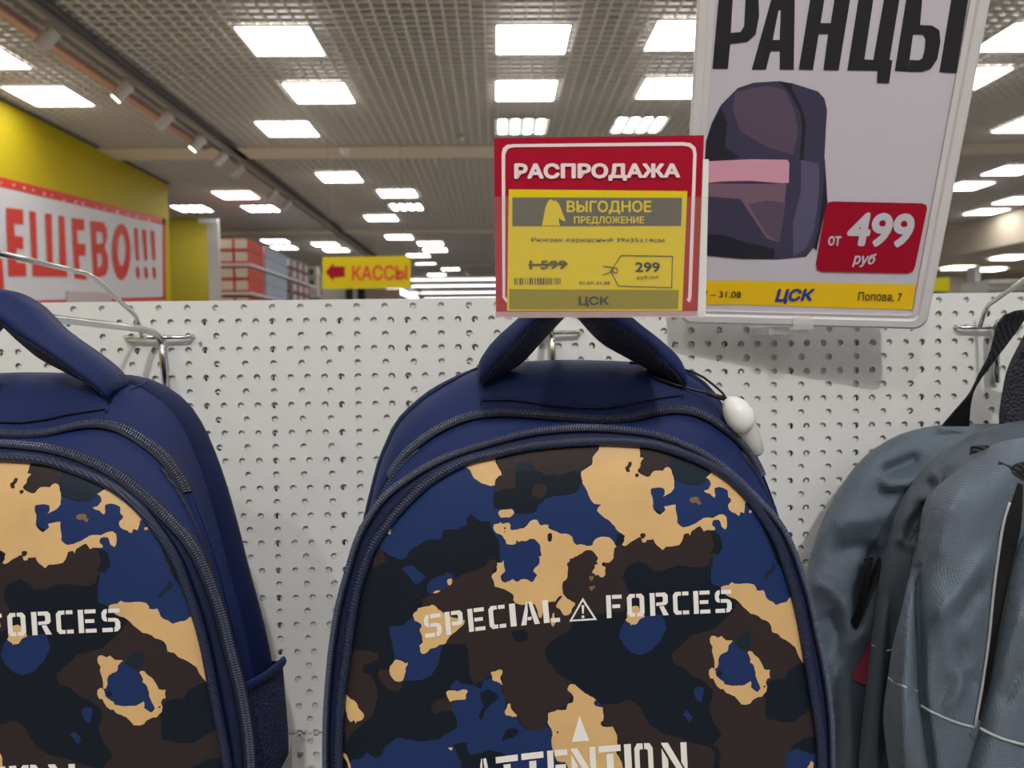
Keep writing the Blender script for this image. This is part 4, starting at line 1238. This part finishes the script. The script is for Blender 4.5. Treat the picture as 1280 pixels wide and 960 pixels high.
DK = ([.40, .4560, .468, .485, .489, .53, .604, .7], [.40, .4550, .4605, .4745, .478, .513, .570, .67])
def ringB(P, d):
    return ringW(P, float(np.interp(d, *DK)))
def WB(x, y, d):
    return W(x, y, float(np.interp(d, *DK)))
def make_bag():
    base = W(722, 1240, .50)
    t = empty('camouflage_backpack', base)
    camo_panel(t)
    lettering(t, 0)
    lettering(t, 1)
    b = MB(); b.tube(ringB(offset(Pq, 5.5), .4525), .0029, 10, closed=True); b.build('piping', M_pipe, t, smooth=True)
    # gusset band between the piping and the front zipper
    g1 = [(offset(Pq, -1), .4575), (offset(Pq, 9), .4560), (offset(Pq, 10.5), .4555), (lerp(offset(Pq, 10), offset(Zq, -4), .45), .4568), (lerp(offset(Pq, 10), offset(Zq, -4), .8), .4610), (offset(Zq, -4), .4655)]
    b = MB(); b.loft([ringB(p, d) for p, d in g1]); b.build('front_band', M_navyd, t, smooth=True)
    zr = ringB(offset(Zq, -1), .4680); zo = ringB(offset(Zq, 4), .4745)
    zipper(t, zr, zo, 'front_zipper')
    g2 = [(offset(Zq, 0), .4705), (offset(Zq, 2), .4725), (lerp(offset(Zq, 2), offset(Z2q, -3), .5), .4770), (offset(Z2q, -3), .4835), (offset(Z2q, -1), .4862), (offset(Z2q, 3), .4875)]
    b = MB(); b.loft([ringB(p, d) for p, d in g2]); b.build('pocket_gusset', M_navy, t, smooth=True)
    wr = ringB(offset(Zq, 1), .4765)
    gp = lerp(offset(Zq, 2), offset(Z2q, -3), .8)
    pr_ = ringB(gp, .4815)
    for sd in (0, 1):
        ii = [i for i in range(NP) if 560 < gp[i][1] < 1100 and (gp[i][0] < 722) == (sd == 0)]
        b = MB(); b.tube([pr_[i] for i in ii], .0017, 8); b.build('gusset_piping', M_pipe, t, smooth=True)
    zr = ringB(Z2q, .4850); zo = ringB(offset(Z2q, 4), .4885)
    up_i = [i for i in range(NP) if Z2q[i][1] < 605]
    zipper(t, zr, zo, 'main_zipper', wid=.0044, span=(min(up_i), max(up_i)+1))
    # main body with rounded top
    rings = []
    rings.append(ringB(offset(Z2q, 2.5), .4865))
    rings.append(ringB(offset(Cq, -2), .4875))
    rings.append(ringB(offset(Cq, 0), .4885))
    for k, tt in enumerate((.15, .35, .55, .75, .9, 1.0)):
        s = math.sin(tt*math.pi/2)
        rings.append(ringB(lerp(Cq, Hq, s), .489+.041*(1-math.cos(tt*math.pi/2))+.004*tt))
    rings.append(ringB(lerp(Hq, np.array([718., 820.]), .05), .548))
    sh_ = lerp(Hq, np.array([718., 820.]), .16)
    rings.append(ringB(sh_, .585))
    rings.append(ringB(lerp(Hq, np.array([718., 820.]), .24), .597))
    rings.append(ringB(lerp(Hq, np.array([718., 820.]), .35), .602))
    rings.append(ringB(lerp(Hq, np.array([718., 820.]), .9), .604))
    b = MB(); b.loft(rings, close1=True); b.build('main_body', M_navy, t, smooth=True)
    # seams of the cap
    for pts in ([(601, 505, .4878), (600, 490, .497), (598, 472, .512), (597, 457, .5295)], [(854, 498, .4878), (856, 485, .497), (857, 470, .512), (857, 462, .5285)],
                [(603, 500, .4885), (640, 499, .4885), (680, 505, .4885), (720, 509, .4885), (750, 510, .4885), (780, 506, .4885), (806, 500, .4885), (852, 493, .4885)]):
        b = MB(); b.tube([WB(x, y, d-.0006) for x, y, d in pts], .0006, 6); b.build('seam', M_thread, t, smooth=True)
    # shoulder straps hugging the back edge (dark navy, show at both sides)
    for side, name in ((0, 'shoulder_strap'), (1, 'shoulder_strap')):
        sl = slice(4, 17) if side == 0 else slice(20, 35)
        pts = spline(H_PX[sl], 40, closed=False)
        n_ = len(pts)
        T = np.gradient(pts, axis=0); T /= np.linalg.norm(T, axis=1)[:, None]
        Nn = np.stack([T[:, 1], -T[:, 0]], 1)
        rs = []
        for k in range(n_):
            prof = []
            taper = min(1, .35+k/6., .35+(n_-1-k)/6.) if True else 1
            for a in range(12):
                an = 2*math.pi*a/12
                off = 5*math.cos(an)*taper-1
                dep = .534+.014*math.sin(an)
                x, y = pts[k]+Nn[k]*off
                prof.append(WB(x, y, dep))
            rs.append(prof)
        b = MB(); b.loft(rs, close0=True, close1=True); b.build(name, M_strap, t, smooth=True)
    # carry handle: outer fabric half and inner mesh half
    E_out = [(597, 462, .482), (601, 449, .480), (620, 424, .478), (650, 396, .476), (680, 362, .475), (718, 345, .475), (758, 362, .475), (791, 397, .476), (826, 425, .478), (849, 447, .480), (858, 466, .482)]
    E_cr = [(601, 482, .477), (604, 474, .475), (625, 449, .470), (648, 424, .467), (672, 400, .466), (718, 370, .466), (764, 400, .466), (806, 428, .467), (832, 452, .470), (852, 474, .475), (857, 484, .477)]
    E_in = [(606, 484, .483), (614, 476, .489), (650, 456, .489), (676, 429, .489), (702, 401, .489), (716, 390, .489), (726, 401, .489), (752, 428, .489), (786, 448, .489), (830, 472, .489), (848, 482, .483)]
    e3 = [spline([(x, y, d*1000) for x, y, d in E], 48, closed=False) for E in (E_out, E_cr, E_in)]
    outer, inner = [], []
    for k in range(48):
        o_, c_, i_ = [W(e[k][0], e[k][1], e[k][2]/1000) for e in e3]
        up_ = (o_-c_).normalized()
        m1 = (o_+c_)/2+Vector((0, -.003, 0))
        bk = o_+Vector((0, .022, 0))
        outer.append([c_+Vector((0, .001, 0)), c_.lerp(m1, .45)+Vector((0, -.0012, 0)), m1, m1.lerp(o_, .6)+Vector((0, -.0005, 0)), o_, o_.lerp(bk, .4)+up_*.0008, bk, i_+Vector((0, .006, 0))])
        inner.append([c_+Vector((0, .0006, 0)), c_.lerp(i_, .3)+Vector((0, -.0022, 0)), c_.lerp(i_, .65)+Vector((0, -.0022, 0)), i_, i_+Vector((0, .0062, 0)), c_+Vector((0, .006, 0))])
    b = MB(); b.loft(outer, close0=True, close1=True); hd = b.build('carry_handle', M_navy, t, smooth=True)
    b = MB(); b.loft(inner, close0=True, close1=True); b.build('handle_padding', M_mesh, hd, smooth=True)
    # mesh side pockets with elastic rim and reflective tape
    for s in (1, -1):
        cx = .0385
        ztop_f = W(312, 866, .466).z+.006; ztop_b = W(350, 833, .54).z+.008
        zb = W(722, 1180, .5).z
        zt = W(360, 950, .54).z+.013
        grid_ = []
        def gxf(s_, u_):
            g0, g1_ = (.1475, .162) if s_ > 0 else (.140, .140)
            return g0+(g1_-g0)*u_**.7-(.05 if u_ > .99 else 0)
        NU = 14
        for j in range(12):
            row = []
            for i in range(NU+1):
                u = i/NU
                yv = .466+.080*u
                top = ztop_f+(ztop_b-ztop_f)*u**.6
                z = top+(zb-top)*j/11
                bul = math.sin(math.pi*min(1, u*.97+.02))**.5*(.004+.006*min(1, j/3))
                row.append(Vector((cx+s*(gxf(s, u)+bul), yv, z)))
            grid_.append(row)
        vs = [v for r_ in grid_ for v in r_]
        fs = [(j*(NU+1)+i, j*(NU+1)+i+1, (j+1)*(NU+1)+i+1, (j+1)*(NU+1)+i) for j in range(11) for i in range(NU)]
        po = mesh('side_pocket', vs, fs, M_pocket, t, smooth=True)
        b = MB(); b.tube([v+Vector((s*.0008, 0, 0)) for v in grid_[0][:-1]], .0022, 8, flat=1.6, up=(0, 0, 1)); b.build('pocket_rim', M_navy, po, smooth=True)
        tv = []
        for zz in (zt, zt-.03):
            for i in range(NU+1):
                u = i/NU
                tv.append(Vector((cx+s*(gxf(s, u)+math.sin(math.pi*min(1, u*.97+.02))**.5*.010+.0022),   .466+.080*u, zz-.002+.008*u)))
        mesh('reflective_band', tv, [(i, i+1, NU+2+i, NU+1+i) for i in range(NU-1)], M_reflect, po, smooth=True)
    return t
bag = make_bag()
tag(bag, 'navy camouflage backpack in the middle under the red sale tag', 'backpack', 'camouflage backpacks')
def copy_tree(o, parent=None):
    c = o.copy()
    C.objects.link(c)
    c.parent = parent
    if parent:
        c.matrix_parent_inverse = Matrix.Identity(4)
    for ch in list(o.children):
        copy_tree(ch, c)
    return c
bag2 = copy_tree(bag)
bag2['label'] = 'navy camouflage backpack at the left edge, cut off by the picture'
# second bag: hangs on the left hook, rotated a little
piv = W(722, 500, .50)
Rz = Matrix.Rotation(math.radians(0), 4, 'Z')
Ry = Matrix.Rotation(math.radians(0.0), 4, 'Y')
Tm = Matrix.Translation(Vector((-.3565, -.002, -.0040)))
bag2.matrix_world = Tm @ Matrix.Translation(piv) @ Rz @ Ry @ Matrix.Translation(-piv) @ Matrix.Translation(bag.location)

# security tag on a cable, tied to the handle of the middle bag
st = empty('security_tag', W(928, 520, .472), 'white plastic security tag on a black cable at the middle backpack', 'security tag')
ax = [W(908, 499, .474), W(912, 503, .473), W(918, 510, .472), W(925, 521, .471), W(931, 531, .471), W(935, 536, .471)]
b = MB(); b.tube(ax, [.0030, .0058, .0082, .0090, .0078, .0040], 20); b.build('cap', M_white, st, smooth=True)
b = MB(); b.tube([W(922, 520, .477), W(932, 536, .477), W(941, 552, .477), W(947, 566, .477), W(948, 569, .477)], [.0075, .0072, .0058, .0042, .002], 14); b.build('body', M_gwhite, st, smooth=True)
b = MB(); b.tube([W(906, 500, .4735), W(899, 496, .474), W(888, 492, .475), W(870, 488, .477), W(845, 481, .480), W(818, 472, .484)], .0009, 8); b.build('cable', M_blackz, st, smooth=True)
b = MB(); b.tube([W(908, 499, .4725), W(903, 491, .474), W(893, 482, .478), W(880, 472, .484), W(866, 465, .490), W(855, 462, .492)], .0008, 8); b.build('cable', M_blackz, st, smooth=True)
b = MB(); b.tube([W(884, 491, .474), W(894, 495, .4735), W(905, 498, .4730)], .0016, 8); b.build('cable_sleeve', M_blackz, st, smooth=True)

# ------------------------------------------------------------------ grey backpacks
def grey_shape(name, outline, d0, thick, R, folds, m, parent, step=5, back=.05, kmul=1.0):
    """soft fabric volume: outline in pixels at distance d0; folds = (polyline, height, width)"""
    out = spline(outline, 140)
    xs = np.arange(out[:, 0].min(), out[:, 0].max(), step)
    ys = np.arange(out[:, 1].min(), out[:, 1].max(), step)
    g_ = np.array([(x+(step/2 if k % 2 else 0), y) for k, y in enumerate(ys) for x in xs])
    g_ = g_[inside(g_, out)]
    ee = edge_dist(g_, out)
    g_ = g_[ee > step*.9]
    pts = [Vector(map(float, p)) for p in out]
    nE = len(pts)
    faces = [list(range(nE))]
    rin = []
    pts += [Vector(map(float, p)) for p in g_]
    vo, eo, fo, ov, oe, of = delaunay_2d_cdt(pts, [], faces, 1, 1e-4, True)
    V = np.array([(v.x, v.y) for v in vo])
    e = edge_dist(V, out)
    q = np.clip(e/R, 0, 1)
    dep = d0-thick*np.sqrt(np.clip(1-(1-q)**2, 0, 1))
    for pl, amp, wd in folds:
        A = np.array(pl, float)
        best = np.full(len(V), 1e9); sgn = np.zeros(len(V)); par = np.zeros(len(V))
        tot = len(A)-1
        for i in range(tot):
            a, c = A[i], A[i+1]; dvec = c-a
            t = np.clip(((V-a)@dvec)/(dvec@dvec), 0, 1)
            w = V-(a+t[:, None]*dvec)
            dist = np.sqrt((w**2).sum(1))
            better = dist < best
            best = np.where(better, dist, best)
            par = np.where(better, (i+t)/tot, par)
        ends = np.sqrt(np.clip(np.minimum(par, 1-par)*6+.15, 0, 1))
        dep = dep-1.3*amp*np.exp(-(best/wd)**2)*ends*np.clip(e/10, 0, 1)
    rs = np.random.RandomState(5)
    for k in range(10):
        a = rs.uniform(0, math.pi); fr = rs.uniform(.015, .05)
        ph = rs.uniform(0, 6.28)
        dep = dep-.0009*kmul*np.sin((V[:, 0]*math.cos(a)+V[:, 1]*math.sin(a)*.4)*fr*2+ph)*np.clip(e/20, 0, 1)
    vs = [W(x, y, d) for (x, y), d in zip(V, dep)]
    fs = [tuple(f_)[::-1] for f_ in fo]
    # side skirt and back
    nv = len(vs)
    edge_idx = list(range(nE))
    # find output index of every outline vertex
    m_ = {}
    for oi, src in enumerate(ov):
        for s_ in src:
            m_[s_] = oi
    ring = [m_[i] for i in range(nE)]
    skirt = [W(V[i][0], V[i][1], d0+back) for i in ring]
    vs += skirt
    for k in range(nE):
        j = (k+1) % nE
        fs.append((ring[k], ring[j], nv+j, nv+k))
    fs.append(tuple(nv+k for k in range(nE))[::-1])
    return mesh(name, vs, fs, m, parent, smooth=True), (V, dep)
def ribbon(name, pts, m, parent, t=.0012):
    """pts: (xa, ya, xb, yb, depth_a, depth_b): left and right edge of a strap"""
    b = MB()
    rs = []
    P = spline([(p[0], p[1], p[2], p[3], p[4]*1000, p[5]*1000) for p in pts], 34, closed=False)
    for p in P:
        a = W(p[0], p[1], p[4]/1000); c = W(p[2], p[3], p[5]/1000)
        rs.append([a, c, c+Vector((0, t*2, 0)), a+Vector((0, t*2, 0))])
    b.loft(rs, close0=True, close1=True)
    return b.build(name, m, parent, smooth=False)
def line3(name, pts, r, m, parent):
    b = MB()
    P = spline([(x, y, d*1000) for x, y, d in pts], 30, closed=False)
    b.tube([W(x, y, d/1000) for x, y, d in P], r, 7)
    return b.build(name, m, parent, smooth=True)
# rear grey bag
g1 = empty('grey_backpack', W(1300, 1150, .62), 'grey backpack hung rearmost against the board at right, left side visible', 'backpack')
o1 = [(1400, 1250), (1150, 1245), (1060, 1200), (1030, 1100), (1012, 960), (1000, 850), (1000, 760), (1012, 700), (1026, 655), (1050, 610), (1074, 577), (1105, 553), (1136, 539), (1178, 531), (1240, 530), (1330, 530), (1440, 540), (1520, 570), (1580, 640), (1610, 760), (1620, 960), (1600, 1150), (1540, 1230)]
F1 = [([(1102, 597), (1112, 606), (1135, 604), (1160, 592), (1185, 575)], .010, 7), ([(1104, 592), (1120, 585), (1150, 572)], -.010, 8),
      ([(1040, 660), (1060, 650), (1085, 650), (1110, 640)], .006, 14), ([(1045, 690), (1075, 685), (1100, 690)], -.006, 10),
      ([(1012, 725), (1040, 735), (1060, 760), (1070, 790)], .009, 12), ([(1030, 765), (1045, 790), (1050, 830)], -.007, 12), ([(1090, 690), (1075, 740), (1068, 790)], -.012, 8),
      ([(1085, 780), (1060, 810), (1040, 850), (1035, 940)], .008, 14), ([(1060, 840), (1065, 960)], .006, 9)]
grey_shape('body', o1, .64, .035, 90, F1, M_grey, g1, back=.025)
b = MB()
b.slab([W(1101, 697, .602), W(1104, 712, .600), W(1070, 790, .598), (W(1066, 780, .598))], (0, .004, 0))
b.slab([W(1083, 700, .602), W(1092, 698, .601), W(1080, 760, .599), (W(1070, 782, .598))], (0, .004, 0))
b.build('zip_opening', M_blackz, g1)
b = MB(); b.slab([W(1090, 800, .597), W(1096, 838, .597), W(1085, 857, .597), W(1066, 850, .597)], (0, .002, 0)); b.build('fabric_tag', M_redtag, g1)
ribbon('strap', [(1178, 533, 1212, 533, .612, .612), (1196, 512, 1213, 512, .600, .600), (1214, 491, 1219, 486, .585, .583), (1226, 466, 1238, 458, .575, .574), (1238, 444, 1252, 440, .568, .566), (1245, 419, 1270, 416, .562, .560), (1250, 402, 1281, 400, .557, .555), (1262, 391, 1290, 392, .552, .550), (1288, 386, 1304, 399, .550, .550), (1330, 388, 1330, 404, .556, .556), (1362, 408, 1348, 416, .57, .57), (1392, 460, 1366, 462, .59, .59), (1420, 536, 1386, 536, .612, .612)], M_web, g1)
# middle grey bag
g2 = empty('grey_backpack', W(1330, 1150, .56), 'grey backpack in the middle of the grey row, seen as a narrow strip', 'backpack')
o2 = [(1450, 1250), (1180, 1250), (1095, 1200), (1072, 1100), (1071, 1000), (1075, 930), (1082, 860), (1089, 800), (1096, 747), (1103, 700), (1112, 670), (1122, 635), (1138, 607), (1163, 576), (1199, 552), (1239, 533), (1300, 524), (1380, 526), (1460, 545), (1540, 600), (1600, 700), (1640, 960), (1620, 1150), (1560, 1230)]
F2 = [([(1165, 590), (1175, 600), (1172, 615), (1150, 625)], .009, 6), ([(1190, 570), (1165, 590), (1140, 625), (1120, 690)], .005, 10), ([(1120, 672), (1135, 682), (1148, 680)], .007, 6), ([(1150, 640), (1125, 690)], -.007, 9),
      ([(1105, 760), (1098, 860), (1092, 960)], .006, 8), ([(1118, 740), (1112, 860), (1105, 960)], -.006, 6)]
grey_shape('body', o2, .585, .032, 70, F2, M_greyd, g2, back=.012)
line3('seam_piping', [(1090, 806, .576), (1098, 810, .566), (1108, 813, .562), (1116, 812, .560)], .0007, M_seam, g2)
ribbon('shoulder_strap', [(1258, 545, 1300, 545, .590, .590), (1257, 520, 1300, 522, .59, .59), (1261, 491, 1302, 495, .59, .59), (1267, 463, 1306, 468, .59, .59), (1280, 435, 1316, 442, .59, .59), (1296, 408, 1326, 422, .59, .59), (1322, 386, 1338, 410, .59, .59), (1352, 388, 1348, 412, .59, .59), (1384, 410, 1364, 424, .59, .59), (1406, 450, 1380, 456, .59, .59), (1418, 500, 1386, 500, .59, .59), (1420, 545, 1386, 545, .59, .59)], mat('padded_mesh', hexc(34, 36, 48), .7, bump=('cell', 500, 1, .002)), g2, t=.004)
# front grey bag with its own layers
g3 = empty('grey_backpack', W(1360, 1150, .50), 'foremost grey backpack at the right edge with black zip and pale piping', 'backpack')
o3 = [(1460, 1260), (1230, 1260), (1170, 1200), (1140, 1100), (1118, 1000), (1107, 930), (1104, 890), (1110, 845), (1116, 805), (1126, 765), (1137, 720), (1148, 675), (1152, 645), (1158, 622), (1176, 604), (1214, 574), (1246, 554), (1285, 546), (1340, 540), (1420, 550), (1500, 590), (1570, 680), (1620, 860), (1640, 1060), (1600, 1200)]
F3 = [([(1200, 612), (1180, 650), (1170, 700)], .004, 12), ([(1170, 730), (1185, 800), (1190, 850)], .004, 16), ([(1235, 690), (1200, 740), (1165, 775)], .005, 12), ([(1225, 730), (1195, 780)], -.005, 10), ([(1210, 830), (1200, 860), (1180, 890)], .005, 9), ([(1200, 800), (1215, 860)], -.004, 8),
      ([(1150, 680), (1148, 760), (1150, 860), (1158, 920), (1168, 1000)], -.014, 6), ([(1135, 760), (1128, 850), (1130, 960)], .006, 10)]
b3, (V3, D3) = grey_shape('body', o3, .522, .040, 62, F3, M_grey, g3, back=.03)
def d3(x, y):
    k = np.argmin(((V3-np.array([x, y]))**2).sum(1))
    return float(D3[k])
line3('seam_piping', [(x, y, d3(x, y)-.0004) for x, y in [(1110, 847), (1118, 853), (1130, 858), (1147, 864)]], .0008, M_seam, g3)
line3('seam_piping', [(x, y, d3(x, y)-.0006) for x, y in [(1151, 882), (1165, 890), (1185, 899), (1202, 905), (1218, 909)]], .0009, M_seam, g3)
line3('zip_piping', [(x, y, d3(x, y)-.0012) for x, y in [(1262, 628), (1254, 655), (1247, 700), (1242, 740), (1236, 800), (1229, 850), (1222, 890), (1219, 908)]], .0009, M_seam, g3)
ribbon('zip_strip', [(1273, 604, 1279, 606, d3(1273, 604)-.0005, d3(1279, 606)-.0005), (1254, 660, 1276, 660, d3(1254, 660)-.0005, d3(1276, 660)-.001), (1246, 720, 1262, 720, d3(1246, 720)-.0005, d3(1262, 720)-.001),
                     (1237, 800, 1247, 800, d3(1237, 800)-.0005, d3(1247, 800)-.001), (1229, 855, 1237, 855, d3(1229, 855)-.0005, d3(1237, 855)-.001), (1221, 900, 1226, 900, d3(1221, 900)-.0005, d3(1226, 900)-.001)], M_blackz, g3)
o4 = [(1460, 1230), (1260, 1220), (1205, 1130), (1200, 1030), (1208, 960), (1224, 905), (1236, 850), (1246, 800), (1258, 730), (1272, 680), (1292, 650), (1340, 640), (1420, 650), (1500, 720), (1560, 900), (1570, 1100), (1530, 1200)]
F4 = [([(1280, 760), (1262, 800), (1250, 850)], .005, 12), ([(1275, 830), (1255, 880)], -.004, 10)]
grey_shape('front_pocket', o4, .490, .028, 45, F4, M_grey, g3, back=.012)
line3('seam_piping', [(1225, 910, .4705), (1240, 918, .4655), (1258, 925, .4625), (1285, 932, .4610)], .0009, M_seam, g3)
ribbon('webbing_loop', [(1246, 583, 1251, 577, .488, .488), (1262, 592, 1268, 584, .485, .485), (1285, 600, 1288, 590, .483, .483)], M_web, g3)
ribbon('webbing_loop', [(1258, 596, 1262, 588, .4855, .4855), (1272, 590, 1274, 580, .4835, .4835), (1290, 588, 1290, 576, .482, .482)], M_web, g3)
ribbon('webbing_tab', [(1214, 569, 1216, 558, .520, .520), (1224, 565, 1226, 557, .517, .517), (1236, 560, 1237, 557, .515, .515)], M_web, g3)
